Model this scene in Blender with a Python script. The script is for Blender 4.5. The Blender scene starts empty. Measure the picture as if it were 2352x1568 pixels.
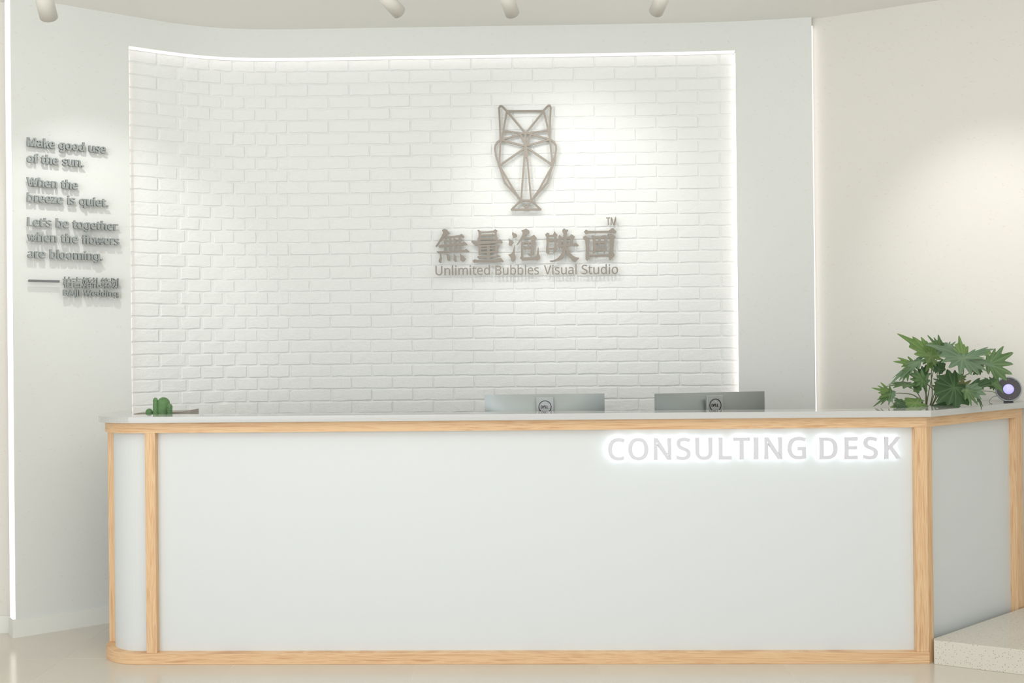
import bpy, bmesh, math, random, json
from mathutils import Vector, Matrix
random.seed(7)
SC = bpy.context.scene
COL = SC.collection
PI = math.pi

# ------------------------------------------------------------------ camera
EYE = 1.405
F = 2460.0                                   # focal length in pixels of the 2352 wide frame
ROLL, PITCH = 0.0100, math.atan(6 / F)
cd = bpy.data.cameras.new('camera')
cd.sensor_width = 36.0
cd.lens = 36.0 * F / 2352
cd.clip_start, cd.clip_end = 0.05, 100
cam = bpy.data.objects.new('camera', cd)
COL.objects.link(cam)
fw = Vector((0, math.cos(PITCH), math.sin(PITCH)))
up0 = Vector((0, -math.sin(PITCH), math.cos(PITCH)))
rt0 = Vector((1, 0, 0))
RT = rt0 * math.cos(ROLL) - up0 * math.sin(ROLL)
UP = rt0 * math.sin(ROLL) + up0 * math.cos(ROLL)
cam.matrix_world = Matrix(((RT.x, UP.x, -fw.x, 0), (RT.y, UP.y, -fw.y, 0), (RT.z, UP.z, -fw.z, EYE), (0, 0, 0, 1)))
SC.camera = cam

# ------------------------------------------------------------------ world, big lights, exposure
SC.view_settings.view_transform = 'Standard'
SC.view_settings.look = 'None'
SC.view_settings.gamma = 1.0
SC.view_settings.use_curve_mapping = False
SC.view_settings.exposure = 0.0
wd = bpy.data.worlds.new('daylight'); SC.world = wd; wd.use_nodes = True
bg = wd.node_tree.nodes['Background']
bg.inputs[0].default_value = (0.93, 0.97, 1.0, 1)
bg.inputs[1].default_value = 1.12

def area(name, loc, rot, sx, sy, power, col):
    l = bpy.data.lights.new(name, 'AREA'); l.shape = 'RECTANGLE'; l.size = sx; l.size_y = sy
    l.energy = power; l.color = col
    o = bpy.data.objects.new(name, l); o.location = loc; o.rotation_euler = rot; COL.objects.link(o); return o
# daylight through the glazed front of the shop, the room's ceiling lighting, and an added unseen uplight
area('window_daylight', (-2.6, -2.4, 1.9), (math.radians(90), 0, math.radians(-14)), 5.5, 2.6, 118, (0.945, 0.965, 1.0))
area('ceiling_light_panel', (0.0, 1.6, 3.05), (0, 0, 0), 5.0, 1.6, 40, (1.0, 0.985, 0.98))
area('fill_uplight', (0.0, 2.9, 2.52), (math.radians(148), 0, 0), 6.5, 0.5, 33, (0.985, 0.985, 1.0))  # fill without a known fixture, added to brighten the ceiling and upper wall

# ------------------------------------------------------------------ helpers
def ray(px, py):
    d = fw * F + RT * (px - 1176) + UP * (784 - py)
    return d
def at(px, py, Y):
    d = ray(px, py); d = d * (Y / d.y)
    return Vector((d.x, d.y, EYE + d.z))

def link(name, me, mat=None, parent=None, loc=None, mw=None):
    o = bpy.data.objects.new(name, me); COL.objects.link(o)
    if mat is not None and not me.materials:
        for m in (mat if isinstance(mat, (list, tuple)) else [mat]): me.materials.append(m)
    if parent is not None: o.parent = parent
    if mw is not None: o.matrix_basis = mw
    elif loc is not None: o.location = loc
    return o
def mesh(name, vs, fs, smooth=False):
    me = bpy.data.meshes.new(name); me.from_pydata([tuple(v) for v in vs], [], fs); me.validate(); me.update()
    if smooth: me.polygons.foreach_set('use_smooth', [True] * len(me.polygons))
    return me
def bm_mesh(name, bm, smooth=False):
    bmesh.ops.recalc_face_normals(bm, faces=bm.faces)
    me = bpy.data.meshes.new(name); bm.to_mesh(me); bm.free()
    if smooth: me.polygons.foreach_set('use_smooth', [True] * len(me.polygons))
    return me
def empty(name, loc=(0, 0, 0), rz=0):
    o = bpy.data.objects.new(name, None); COL.objects.link(o); o.location = loc; o.rotation_euler = (0, 0, rz)
    o.empty_display_size = 0.1
    return o
def tag(o, label, cat, group=None):
    o['label'] = label; o['category'] = cat
    if group: o['group'] = group
    return o
def struct(o):
    o['kind'] = 'structure'; return o
def add_box(bm, c, s, bevel=0.0, m=None):
    r = bmesh.ops.create_cube(bm, size=1.0)
    vs = r['verts']
    for v in vs: v.co = Vector((v.co.x * s[0] + c[0], v.co.y * s[1] + c[1], v.co.z * s[2] + c[2]))
    if bevel:
        es = list({e for v in vs for e in v.link_edges})
        r2 = bmesh.ops.bevel(bm, geom=es, offset=bevel, segments=2, affect='EDGES', profile=0.5)
        vs = r2['verts']
    if m is not None:
        for v in {v for v in bm.verts if v in set(vs)}: v.co = m @ v.co
    return vs
def box(name, c, s, mat, parent=None, bevel=0.0):
    bm = bmesh.new(); add_box(bm, c, s, bevel)
    return link(name, bm_mesh(name, bm), mat, parent)
def prism(bm, pts, z0, z1, bevel=0.0):
    vb = [bm.verts.new((p[0], p[1], z0)) for p in pts]
    vt = [bm.verts.new((p[0], p[1], z1)) for p in pts]
    bm.faces.new(vb[::-1]); bm.faces.new(vt)
    n = len(pts)
    for i in range(n): bm.faces.new((vb[i], vb[(i + 1) % n], vt[(i + 1) % n], vt[i]))
def prism_obj(name, pts, z0, z1, mat, parent=None, bevel=0.0):
    bm = bmesh.new(); prism(bm, pts, z0, z1)
    bmesh.ops.recalc_face_normals(bm, faces=bm.faces)
    if bevel:
        es = [e for e in bm.edges if len(e.link_faces) == 2 and e.calc_face_angle(0) > 0.5]
        bmesh.ops.bevel(bm, geom=es, offset=bevel, segments=2, affect='EDGES', profile=0.5)
    return link(name, bm_mesh(name, bm), mat, parent)
def tube(name, pts, rads, mat, parent=None, seg=8, closed=False):
    pts = [Vector(p) for p in pts]; vs = []; fs = []
    n = len(pts); nrm = None
    if not isinstance(rads, (list, tuple)): rads = [rads] * n
    for i, p in enumerate(pts):
        t = (pts[min(i + 1, n - 1)] - pts[max(i - 1, 0)]).normalized()
        if nrm is None:
            nrm = t.cross(Vector((0, 0, 1))) if abs(t.z) < 0.9 else t.cross(Vector((1, 0, 0)))
        nrm = (nrm - t * nrm.dot(t)).normalized(); b = t.cross(nrm)
        for k in range(seg):
            a = 2 * PI * k / seg; vs.append(p + (nrm * math.cos(a) + b * math.sin(a)) * rads[i])
    for i in range(n - 1):
        for k in range(seg):
            a = i * seg + k; b_ = i * seg + (k + 1) % seg
            fs.append((a, b_, b_ + seg, a + seg))
    fs.append(tuple(range(seg))[::-1]); fs.append(tuple(range((n - 1) * seg, n * seg)))
    return link(name, mesh(name, vs, fs, True), mat, parent)
def catmull(pts, n=6):
    pts = [Vector(p) for p in pts]; out = []
    for i in range(len(pts) - 1):
        p0 = pts[max(i - 1, 0)]; p1 = pts[i]; p2 = pts[i + 1]; p3 = pts[min(i + 2, len(pts) - 1)]
        for k in range(n):
            t = k / n
            out.append(0.5 * ((2 * p1) + (p2 - p0) * t + (2 * p0 - 5 * p1 + 4 * p2 - p3) * t * t + (3 * p1 - p0 - 3 * p2 + p3) * t ** 3))
    out.append(pts[-1]); return out
def lathe(bm, prof, seg=32, m=None):
    rings = []
    for (r, z) in prof:
        if r < 1e-6: rings.append([bm.verts.new((0, 0, z))])
        else: rings.append([bm.verts.new((r * math.cos(2 * PI * k / seg), r * math.sin(2 * PI * k / seg), z)) for k in range(seg)])
    for a, b in zip(rings, rings[1:]):
        for k in range(seg):
            k2 = (k + 1) % seg
            if len(a) == 1 and len(b) == 1: continue
            if len(a) == 1: bm.faces.new((a[0], b[k], b[k2]))
            elif len(b) == 1: bm.faces.new((a[k], b[0], a[k2]))
            else: bm.faces.new((a[k], b[k], b[k2], a[k2]))
    if m is not None:
        for ring in rings:
            for v in ring: v.co = m @ v.co

# ------------------------------------------------------------------ materials
def srgb(r, g, b):
    f = lambda c: (c / 255 / 12.92) if c / 255 <= 0.04045 else ((c / 255 + 0.055) / 1.055) ** 2.4
    return (f(r), f(g), f(b), 1)
def mat(name, col, rough=0.5, metal=0.0, spec=0.5, emit=None, strength=0):
    m = bpy.data.materials.new(name); m.use_nodes = True
    b = m.node_tree.nodes['Principled BSDF']
    b.inputs['Base Color'].default_value = col; b.inputs['Roughness'].default_value = rough
    b.inputs['Metallic'].default_value = metal; b.inputs['Specular IOR Level'].default_value = spec
    if emit: b.inputs['Emission Color'].default_value = emit; b.inputs['Emission Strength'].default_value = strength
    return m
class NT:
    def __init__(s, m): s.nt = m.node_tree; s.b = s.nt.nodes['Principled BSDF']
    def n(s, t, **kw):
        x = s.nt.nodes.new(t)
        for k, v in kw.items():
            if k.startswith('i_'): x.inputs[int(k[2:]) if k[2:].isdigit() else k[2:].replace('_', ' ')].default_value = v
            else: setattr(x, k, v)
        return x
    def l(s, a, b): s.nt.links.new(a, b)
    def coord(s, scale, rot=(0, 0, 0), kind='Object'):
        tc = s.n('ShaderNodeTexCoord'); mp = s.n('ShaderNodeMapping'); src = tc.outputs[kind]
        if any(rot):
            mr = s.n('ShaderNodeMapping'); mr.inputs['Rotation'].default_value = rot; s.l(src, mr.inputs['Vector']); src = mr.outputs[0]
        mp.inputs['Scale'].default_value = scale
        s.l(src, mp.inputs['Vector']); return mp.outputs[0]
    def ramp(s, src, stops):
        r = s.n('ShaderNodeValToRGB'); el = r.color_ramp.elements
        while len(el) < len(stops): el.new(0.5)
        for e, (p, c) in zip(el, stops): e.position = p; e.color = c
        s.l(src, r.inputs[0]); return r.outputs[0]
    def bump(s, src, strength, dist):
        bp = s.n('ShaderNodeBump'); bp.inputs['Strength'].default_value = strength; bp.inputs['Distance'].default_value = dist
        s.l(src, bp.inputs['Height']); s.l(bp.outputs[0], s.b.inputs['Normal']); return bp
    def mixc(s, fac, a, b):
        x = s.n('ShaderNodeMix', data_type='RGBA')
        for sock, v in ((x.inputs[0], fac), (x.inputs[6], a), (x.inputs[7], b)):
            if isinstance(v, (tuple, float, int)): sock.default_value = v
            else: s.l(v, sock)
        return x.outputs[2]
    def math(s, op, a, b=None):
        x = s.n('ShaderNodeMath', operation=op)
        for i, v in enumerate((a, b)):
            if v is None: continue
            if isinstance(v, (float, int)): x.inputs[i].default_value = v
            else: s.l(v, x.inputs[i])
        return x.outputs[0]

def plaster(name, base, fleck, amount=0.84):
    """white clay plaster with short straw fibres in it"""
    m = mat(name, base, 0.85, spec=0.2); t = NT(m)
    w = t.n('ShaderNodeTexNoise'); w.inputs['Scale'].default_value = 3.0
    t.l(t.coord((1, 1, 1)), w.inputs['Vector'])
    fac = None
    for k, (rz, sx, sz) in enumerate(((0.10, 24, 150), (-0.8, 20, 120), (0.35, 26, 130))):
        c = t.coord((sx, sx, sz), (0, rz, 0))
        va = t.n('ShaderNodeVectorMath', operation='ADD'); t.l(c, va.inputs[0])
        sc = t.n('ShaderNodeVectorMath', operation='SCALE'); t.l(w.outputs['Color'], sc.inputs[0]); sc.inputs['Scale'].default_value = 6.0
        t.l(sc.outputs[0], va.inputs[1])
        v = t.n('ShaderNodeTexVoronoi'); v.inputs['Scale'].default_value = 1.0; t.l(va.outputs[0], v.inputs['Vector'])
        near = t.math('LESS_THAN', v.outputs['Distance'], 0.15)
        sep = t.n('ShaderNodeSeparateColor'); t.l(v.outputs['Color'], sep.inputs[0])
        keep = t.math('GREATER_THAN', sep.outputs[0], amount)
        f = t.math('MULTIPLY', t.math('MULTIPLY', near, keep), sep.outputs[1])
        fac = f if fac is None else t.math('MAXIMUM', fac, f)
    fac = t.math('MULTIPLY', fac, 0.36)
    n2 = t.n('ShaderNodeTexNoise'); n2.inputs['Scale'].default_value = 1.2; n2.inputs['Detail'].default_value = 3
    t.l(t.coord((1, 1, 1)), n2.inputs['Vector'])
    b2 = t.mixc(n2.outputs[0], base, tuple(c * 0.97 for c in base[:3]) + (1,))
    t.l(t.mixc(fac, b2, fleck), t.b.inputs['Base Color'])
    n3 = t.n('ShaderNodeTexNoise'); n3.inputs['Scale'].default_value = 90; n3.inputs['Detail'].default_value = 4
    t.l(t.coord((1, 1, 1)), n3.inputs['Vector'])
    t.bump(n3.outputs[0], 0.12, 0.003)
    return m
M_plaster = plaster('wall_plaster', srgb(228, 230, 226), srgb(200, 172, 132))
M_cream = plaster('wall_plaster_cream', srgb(226, 224, 217), srgb(196, 158, 118), 0.76)
M_ceil = mat('ceiling_paint', srgb(243, 242, 237), 0.9, spec=0.1)

def brick_mat():
    m = mat('white_brick_paint', srgb(236, 238, 235), 0.62, spec=0.35); t = NT(m)
    n1 = t.n('ShaderNodeTexNoise'); n1.inputs['Scale'].default_value = 55; n1.inputs['Detail'].default_value = 5; n1.inputs['Roughness'].default_value = 0.6
    t.l(t.coord((1, 1, 1.6)), n1.inputs['Vector'])
    n2 = t.n('ShaderNodeTexNoise'); n2.inputs['Scale'].default_value = 9; n2.inputs['Detail'].default_value = 2; n2.inputs['Distortion'].default_value = 1.2
    t.l(t.coord((1, 1, 2.2)), n2.inputs['Vector'])
    # hairline creases where the second noise crosses its middle value, only on some bricks
    cr = t.math('ABSOLUTE', t.math('SUBTRACT', n2.outputs[0], 0.5))
    cr = t.math('MINIMUM', t.math('MULTIPLY', cr, 30.0), 1.0)
    n4 = t.n('ShaderNodeTexNoise'); n4.inputs['Scale'].default_value = 4.0
    t.l(t.coord((1, 1, 1)), n4.inputs['Vector'])
    gate = t.math('GREATER_THAN', n4.outputs[0], 0.53)
    cr = t.math('SUBTRACT', 1.0, t.math('MULTIPLY', t.math('SUBTRACT', 1.0, cr), gate))
    h = t.math('ADD', t.math('MULTIPLY', n1.outputs[0], 1.1), t.math('MULTIPLY', cr, 0.2))
    t.bump(h, 0.6, 0.004)
    return m
M_brick = brick_mat()

def wood(name, axis, dark=1.0):
    """pale pine, grain running along the given axis"""
    m = mat(name, srgb(226, 188, 143), 0.45, spec=0.35); t = NT(m)
    s = {'x': (0.9, 0.9, 26), 'z': (22, 22, 0.8), 'd': (1.1, 1.1, 24)}[axis]
    co = t.coord(s)
    n0 = t.n('ShaderNodeTexNoise'); n0.inputs['Scale'].default_value = 0.7; n0.inputs['Detail'].default_value = 2; t.l(co, n0.inputs['Vector'])
    sc = t.n('ShaderNodeVectorMath', operation='SCALE'); t.l(n0.outputs['Color'], sc.inputs[0]); sc.inputs['Scale'].default_value = 1.6
    ad = t.n('ShaderNodeVectorMath', operation='ADD'); t.l(co, ad.inputs[0]); t.l(sc.outputs[0], ad.inputs[1])
    w = t.n('ShaderNodeTexNoise'); w.inputs['Scale'].default_value = 5.5; w.inputs['Detail'].default_value = 3; w.inputs['Roughness'].default_value = 0.55
    t.l(ad.outputs[0], w.inputs['Vector'])
    n2 = t.n('ShaderNodeTexNoise'); n2.inputs['Scale'].default_value = 0.9; n2.inputs['Detail'].default_value = 1; t.l(t.coord((1.4, 1.4, 1.4)), n2.inputs['Vector'])
    c1 = t.ramp(w.outputs[0], [(0.32, srgb(198, 146, 108)), (0.45, srgb(227, 186, 143)), (0.55, srgb(237, 204, 163)), (0.66, srgb(216, 168, 126)), (0.78, srgb(233, 196, 153))])
    c2 = t.mixc(t.math('MULTIPLY', n2.outputs[0], 0.6), c1, srgb(236, 200, 156))
    t.l(c2, t.b.inputs['Base Color'])
    t.bump(w.outputs[0], 0.08, 0.002)
    return m
M_woodx = wood('pine_wood_lengthwise', 'x'); M_woodz = wood('pine_wood_upright', 'z'); M_woodd = wood('pine_wood_side', 'd')
M_panel = mat('frosted_acrylic_panel', srgb(226, 231, 232), 0.38, spec=0.45)
M_counter = mat('polished_white_quartz', srgb(214, 215, 211), 0.045, spec=0.6)
def counter_speckle():
    t = NT(M_counter)
    n = t.n('ShaderNodeTexNoise'); n.inputs['Scale'].default_value = 260; n.inputs['Detail'].default_value = 2
    t.l(t.coord((1, 1, 1)), n.inputs['Vector'])
    t.l(t.mixc(n.outputs[0], srgb(198, 199, 197), srgb(210, 211, 209)), t.b.inputs['Base Color'])
counter_speckle()

def stone(name, base, spot, rough, scale, thr, keepv):
    m = mat(name, base, rough, spec=0.45); t = NT(m)
    v = t.n('ShaderNodeTexVoronoi'); v.inputs['Scale'].default_value = scale
    n0 = t.n('ShaderNodeTexNoise'); n0.inputs['Scale'].default_value = scale * 0.8; n0.inputs['Detail'].default_value = 2
    co = t.coord((1, 1, 1)); t.l(co, n0.inputs['Vector'])
    sc = t.n('ShaderNodeVectorMath', operation='SCALE'); t.l(n0.outputs['Color'], sc.inputs[0]); sc.inputs['Scale'].default_value = 0.6 / scale
    ad = t.n('ShaderNodeVectorMath', operation='ADD'); t.l(co, ad.inputs[0]); t.l(sc.outputs[0], ad.inputs[1])
    t.l(ad.outputs[0], v.inputs['Vector'])
    near = t.math('LESS_THAN', v.outputs['Distance'], thr)
    sep = t.n('ShaderNodeSeparateColor'); t.l(v.outputs['Color'], sep.inputs[0])
    f = t.math('MULTIPLY', t.math('MULTIPLY', near, t.math('GREATER_THAN', sep.outputs[0], keepv)), 0.75)
    n = t.n('ShaderNodeTexNoise'); n.inputs['Scale'].default_value = 2.3; n.inputs['Detail'].default_value = 6
    t.l(co, n.inputs['Vector'])
    b = t.mixc(n.outputs[0], tuple(c * 0.93 for c in base[:3]) + (1,), tuple(min(1, c * 1.05) for c in base[:3]) + (1,))
    t.l(t.mixc(f, b, spot), t.b.inputs['Base Color'])
    return m
M_floor = stone('polished_beige_floor_stone', srgb(218, 212, 200), srgb(160, 138, 124), 0.16, 14, 0.05, 0.8)
M_grout = mat('tile_joint', srgb(228, 222, 208), 0.7)
M_step = stone('terrazzo_step', srgb(222, 218, 207), srgb(160, 128, 108), 0.3, 150, 0.28, 0.62)
M_base = mat('white_baseboard', srgb(234, 235, 229), 0.4)
M_led = mat('led_diffuser', srgb(255, 250, 246), 0.5, emit=(1.0, 0.935, 0.905, 1), strength=1.15)
M_led_top = mat('led_diffuser_top', srgb(120, 118, 116), 0.5, emit=(1.0, 0.945, 0.925, 1), strength=0.95)
M_led_soft = mat('led_diffuser_soft', srgb(120, 118, 116), 0.5, emit=(1.0, 0.90, 0.87, 1), strength=2.2)
def metal_letters():
    m = mat('brushed_champagne_metal', srgb(150, 142, 130), 0.45, metal=0.25, spec=0.4); t = NT(m)
    n = t.n('ShaderNodeTexNoise'); n.inputs['Scale'].default_value = 30; n.inputs['Detail'].default_value = 3
    t.l(t.coord((1, 1, 12)), n.inputs['Vector'])
    t.l(t.mixc(n.outputs[0], srgb(130, 123, 115), srgb(149, 141, 130)), t.b.inputs['Base Color'])
    return m
M_letter = metal_letters()
M_quote = mat('grey_letter_face', srgb(150, 156, 155), 0.45, metal=0.2)
M_quote_side = mat('grey_letter_edge', srgb(118, 118, 122), 0.5, metal=0.2)
M_sign = mat('sign_letter_face', srgb(224, 224, 231), 0.4)
M_signside = mat('sign_letter_edge', srgb(196, 190, 216), 0.4)
M_halo = mat('sign_backlight', srgb(255, 255, 255), 0.5, emit=(0.90, 0.97, 1.0, 1), strength=3.2)
M_mon = mat('monitor_grey_shell', srgb(152, 158, 156), 0.36, metal=0.55)
M_mon_dark = mat('monitor_dark_edge', srgb(60, 52, 62), 0.4)
M_plate = mat('monitor_stand_silver', srgb(172, 176, 174), 0.42, metal=0.45)
M_logo = mat('dark_chrome', srgb(70, 55, 68), 0.15, metal=0.9)
M_black = mat('black_plastic', srgb(45, 40, 46), 0.45)
M_lampw = mat('white_lamp_shell', srgb(222, 220, 212), 0.5)
def vent_mat():
    m = mat('perforated_cap', srgb(214, 210, 200), 0.6); t = NT(m)
    v = t.n('ShaderNodeTexVoronoi'); v.inputs['Scale'].default_value = 230; v.inputs['Randomness'].default_value = 0.0
    t.l(t.coord((1, 1, 1)), v.inputs['Vector'])
    f = t.math('LESS_THAN', v.outputs['Distance'], 0.28)
    t.l(t.mixc(f, srgb(214, 210, 200), srgb(140, 132, 122)), t.b.inputs['Base Color'])
    return m
M_vent = vent_mat()

# ------------------------------------------------------------------ the curved wall in plan
CP = [(-2.434, 5.225), (-2.315, 5.313), (-2.195, 5.401), (-2.07, 5.494), (-1.946, 5.583), (-1.83, 5.662), (-1.719, 5.728), (-1.589, 5.781), (-1.45, 5.810),
      (-1.30, 5.822), (-1.127, 5.824), (-0.652, 5.814), (0.0, 5.802), (0.668, 5.788), (0.95, 5.779), (1.164, 5.767), (1.38, 5.741), (1.612, 5.700)]
raw = [Vector((p.x, p.y)) for p in catmull([(a, b, 0) for a, b in CP], 8)]
S = [0.0]
for a, b in zip(raw, raw[1:]): S.append(S[-1] + (b - a).length)
LEN = S[-1]
def curve(s):
    s = min(max(s, 0), LEN - 1e-6)
    i = 0
    lo, hi = 0, len(S) - 1
    while hi - lo > 1:
        md = (lo + hi) // 2
        if S[md] <= s: lo = md
        else: hi = md
    t = (s - S[lo]) / (S[lo + 1] - S[lo])
    p = raw[lo].lerp(raw[lo + 1], t)
    a = raw[max(lo - 1, 0)]; b = raw[min(lo + 2, len(raw) - 1)]
    T = (b - a).normalized()
    return p, T, Vector((T.y, -T.x))          # point, tangent, normal toward the room
def cpt(s, off, z):                           # off > 0 : out of the wall, into the room
    p, T, N = curve(s)
    return Vector((p.x + N.x * off, p.y + N.y * off, z))
def hit(px, py, off=0.0):
    """where the sight line through a photo pixel meets the curved wall: (s, height)"""
    d = ray(px, py); lo, hi = 0.0, LEN
    g = lambda s: (lambda q: q.x * d.y - q.y * d.x)(cpt(s, off, 0))
    if g(lo) * g(hi) > 0: return (lo if abs(g(lo)) < abs(g(hi)) else hi, 0)
    for _ in range(50):
        md = (lo + hi) / 2
        if g(lo) * g(md) <= 0: hi = md
        else: lo = md
    q = cpt(lo, off, 0)
    return lo, EYE + d.z * q.y / d.y

CEIL = 3.13
NT_TOP, NT_BOT = 2.975, 0.88
sL = hit(299, 500)[0]; sR = hit(1694, 500)[0]
THICK = 0.085
def build_wall():
    ss = [LEN * i / 110 for i in range(111)] + [sL, sR]; ss = sorted(set(ss))
    vs = []; fs = []
    def quad(a, b, c, d):
        i = len(vs); vs.extend((a, b, c, d)); fs.append((i, i + 1, i + 2, i + 3))
    for a, b in zip(ss, ss[1:]):
        mid = (a + b) / 2
        spans = [(0, CEIL)] if not (sL < mid < sR) else [(0, NT_BOT), (NT_TOP, CEIL)]
        for z0, z1 in spans:
            quad(cpt(a, 0, z0), cpt(b, 0, z0), cpt(b, 0, z1), cpt(a, 0, z1))
            quad(cpt(b, -THICK, z0), cpt(a, -THICK, z0), cpt(a, -THICK, z1), cpt(b, -THICK, z1))
        if sL < mid < sR:
            quad(cpt(a, 0, NT_TOP), cpt(b, 0, NT_TOP), cpt(b, -THICK, NT_TOP), cpt(a, -THICK, NT_TOP))
            quad(cpt(a, 0, NT_BOT), cpt(a, -THICK, NT_BOT), cpt(b, -THICK, NT_BOT), cpt(b, 0, NT_BOT))
        quad(cpt(a, 0, CEIL), cpt(b, 0, CEIL), cpt(b, -THICK, CEIL), cpt(a, -THICK, CEIL))
        quad(cpt(a, 0, 0), cpt(a, -THICK, 0), cpt(b, -THICK, 0), cpt(b, 0, 0))
    for s, z0, z1, fl in ((0, 0, CEIL, 0), (LEN, 0, CEIL, 1), (sL, NT_BOT, NT_TOP, 1), (sR, NT_BOT, NT_TOP, 0)):
        q = [cpt(s, 0, z0), cpt(s, 0, z1), cpt(s, -THICK, z1), cpt(s, -THICK, z0)]
        quad(*(q if not fl else q[::-1]))
    me = mesh('wall_back', vs, fs)
    bm = bmesh.new(); bm.from_mesh(me); bmesh.ops.remove_doubles(bm, verts=bm.verts, dist=1e-5)
    bmesh.ops.recalc_face_normals(bm, faces=bm.faces); bm.to_mesh(me); bm.free()
    o = link('wall_back', me, M_plaster)
    return struct(o)
wall_back = build_wall()

# mortar bed of the brick recess
RB = 0.056                                      # brick faces stand this far behind the plaster face
def band_mesh(s0, s1, off0, off1, z0, z1, n=60):
    vs = []; fs = []
    for i in range(n + 1):
        s = s0 + (s1 - s0) * i / n
        vs += [cpt(s, off0, z0), cpt(s, off0, z1), cpt(s, off1, z1), cpt(s, off1, z0)]
    for i in range(n):
        a = 4 * i
        for k in range(4): fs.append((a + k, a + (k + 1) % 4, a + 4 + (k + 1) % 4, a + 4 + k))
    fs += [(0, 1, 2, 3), tuple(4 * n + k for k in (3, 2, 1, 0))]
    me = mesh('band', vs, fs)
    bm = bmesh.new(); bm.from_mesh(me); bmesh.ops.recalc_face_normals(bm, faces=bm.faces); bm.to_mesh(me); bm.free()
    return me
recess = struct(link('wall_recess', band_mesh(max(sL - 0.02, 0), sR + 0.02, -RB - 0.005, -THICK + 0.004, NT_BOT, NT_TOP - 0.0005, 90), M_brick))

# ------------------------------------------------------------------ bricks
def brick_verts(L, H, D, rnd):
    """block with worn, uneven edges: local x along the course, z up, y out of the wall (negative = room)"""
    nx = 5 if L > 0.15 else 3
    xs = [-L / 2 + L * i / nx for i in range(nx + 1)]
    per = [(x, -H / 2) for x in xs] + [(L / 2, 0)] + [(x, H / 2) for x in xs[::-1]] + [(-L / 2, 0)]
    n = len(per); vs = []; fs = []
    j = lambda a: rnd.uniform(-a, a)
    jit = [(j(0.0014), j(0.0022)) for _ in per]
    for (x, z), (dx, dz) in zip(per, jit): vs.append((x + dx, D, z + dz))
    for (x, z), (dx, dz) in zip(per, jit): vs.append((x + dx, 0.0020 + j(0.0005), z + dz))
    for (x, z), (dx, dz) in zip(per, jit):
        ix = -math.copysign(0.0038, x) if abs(abs(x) - L / 2) < 1e-6 else 0
        iz = -math.copysign(0.0034, z) if abs(z) > 1e-6 else 0
        vs.append((x + dx + ix, j(0.0007), z + dz + iz))
    for r in range(2):
        for k in range(n):
            a = r * n + k; b = r * n + (k + 1) % n
            fs.append((a, b, b + n, a + n))
    # front: centre row
    c0 = len(vs)
    for x in xs[1:-1]: vs.append((x + j(0.006), -0.0002 + j(0.0008), j(0.006)))
    bot = [2 * n + i for i in range(nx + 1)]; rgt = 2 * n + nx + 1
    top = [2 * n + nx + 2 + i for i in range(nx + 1)][::-1]; lft = 2 * n + 2 * nx + 3
    mid = [lft] + [c0 + i for i in range(nx - 1)] + [rgt]
    for i in range(nx):
        fs.append((bot[i], bot[i + 1], mid[i + 1], mid[i]))
        fs.append((mid[i], mid[i + 1], top[i + 1], top[i]))
    return vs, fs
def frame_at(s, off, z, tilt=0.0):
    p, T, N = curve(s)
    T3 = Vector((T.x, T.y, 0)); B = Vector((-N.x, -N.y, 0)); U = Vector((0, 0, 1))
    m = Matrix.Identity(4)
    for i in range(3): m[i][0] = T3[i]; m[i][1] = B[i]; m[i][2] = U[i]
    q = cpt(s, off, z)
    m[0][3], m[1][3], m[2][3] = q
    return m @ Matrix.Rotation(tilt, 4, 'Y')
PITCHZ, LSTR = 0.067, 0.2245
JZ = 2.909
sA = hit(1460, 152, -RB)[0]                     # a head joint of the first course
sTurn = hit(652, 400, -RB)[0]
rnd = random.Random(11)
full, rest = [], []
ncourse = int((JZ - NT_BOT) / PITCHZ) + 2
s409 = hit(411, 500, -RB)[0]; s364 = hit(365, 500, -RB)[0]; s427 = hit(428, 500, -RB)[0]
for c in range(ncourse):
    z1 = (NT_TOP if c == 0 else JZ - (c - 1) * PITCHZ); z0 = JZ - c * PITCHZ
    if z0 < NT_BOT: z0 = NT_BOT
    if z1 - z0 < 0.02: continue
    ph = 0 if c % 2 == 0 else LSTR / 2
    js = []
    s = sA + ph
    while s < sR + 0.02: js.append(s); s += LSTR
    js.append(sR + 0.018)
    s = sA + ph - LSTR
    while s > sTurn: js.append(s); s -= LSTR
    s += LSTR
    lim = (s409 if c % 2 else s427)
    if s > sTurn + LSTR / 2: s -= LSTR * 0.75; js.append(s)
    while s - LSTR / 2 > lim + 0.075: s -= LSTR / 2; js.append(s)
    js += ([lim] if c % 2 else [lim, s364]) + [sL + 0.012 if not c % 2 else sL + 0.012, sL - 0.018]
    js = sorted(set(round(x, 4) for x in js))
    for a, b in zip(js, js[1:]):
        if b - a < 0.02: continue
        item = ((a + b) / 2, (z0 + z1) / 2, b - a - 0.0075, z1 - z0 - 0.0075, c)
        (full if b - a > 0.2 and c < 29 else rest).append(item)
full.sort(key=lambda t: t[4])
rest += full[300:]; full = full[:300]
variants = {}
for (s, z, L, H, c) in full:
    key = (round(L, 2), round(H, 3), rnd.randrange(9))
    if key not in variants:
        vs, fs = brick_verts(L, H, 0.012, rnd)
        me = mesh('brick', vs, fs, False); me.materials.append(M_brick)
        variants[key] = me
    o = bpy.data.objects.new('brick', variants[key]); COL.objects.link(o); o.parent = recess
    o.matrix_basis = frame_at(s, -RB + rnd.uniform(-0.0012, 0.0012), z, rnd.uniform(-0.006, 0.006))
V, Fc = [], []
for (s, z, L, H, c) in rest:
    vs, fs = brick_verts(L, H, 0.012, rnd)
    m = frame_at(s, -RB + rnd.uniform(-0.0012, 0.0012), z, rnd.uniform(-0.006, 0.006)); b = len(V)
    V += [m @ Vector(v) for v in vs]; Fc += [tuple(b + i for i in f) for f in fs]
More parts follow.
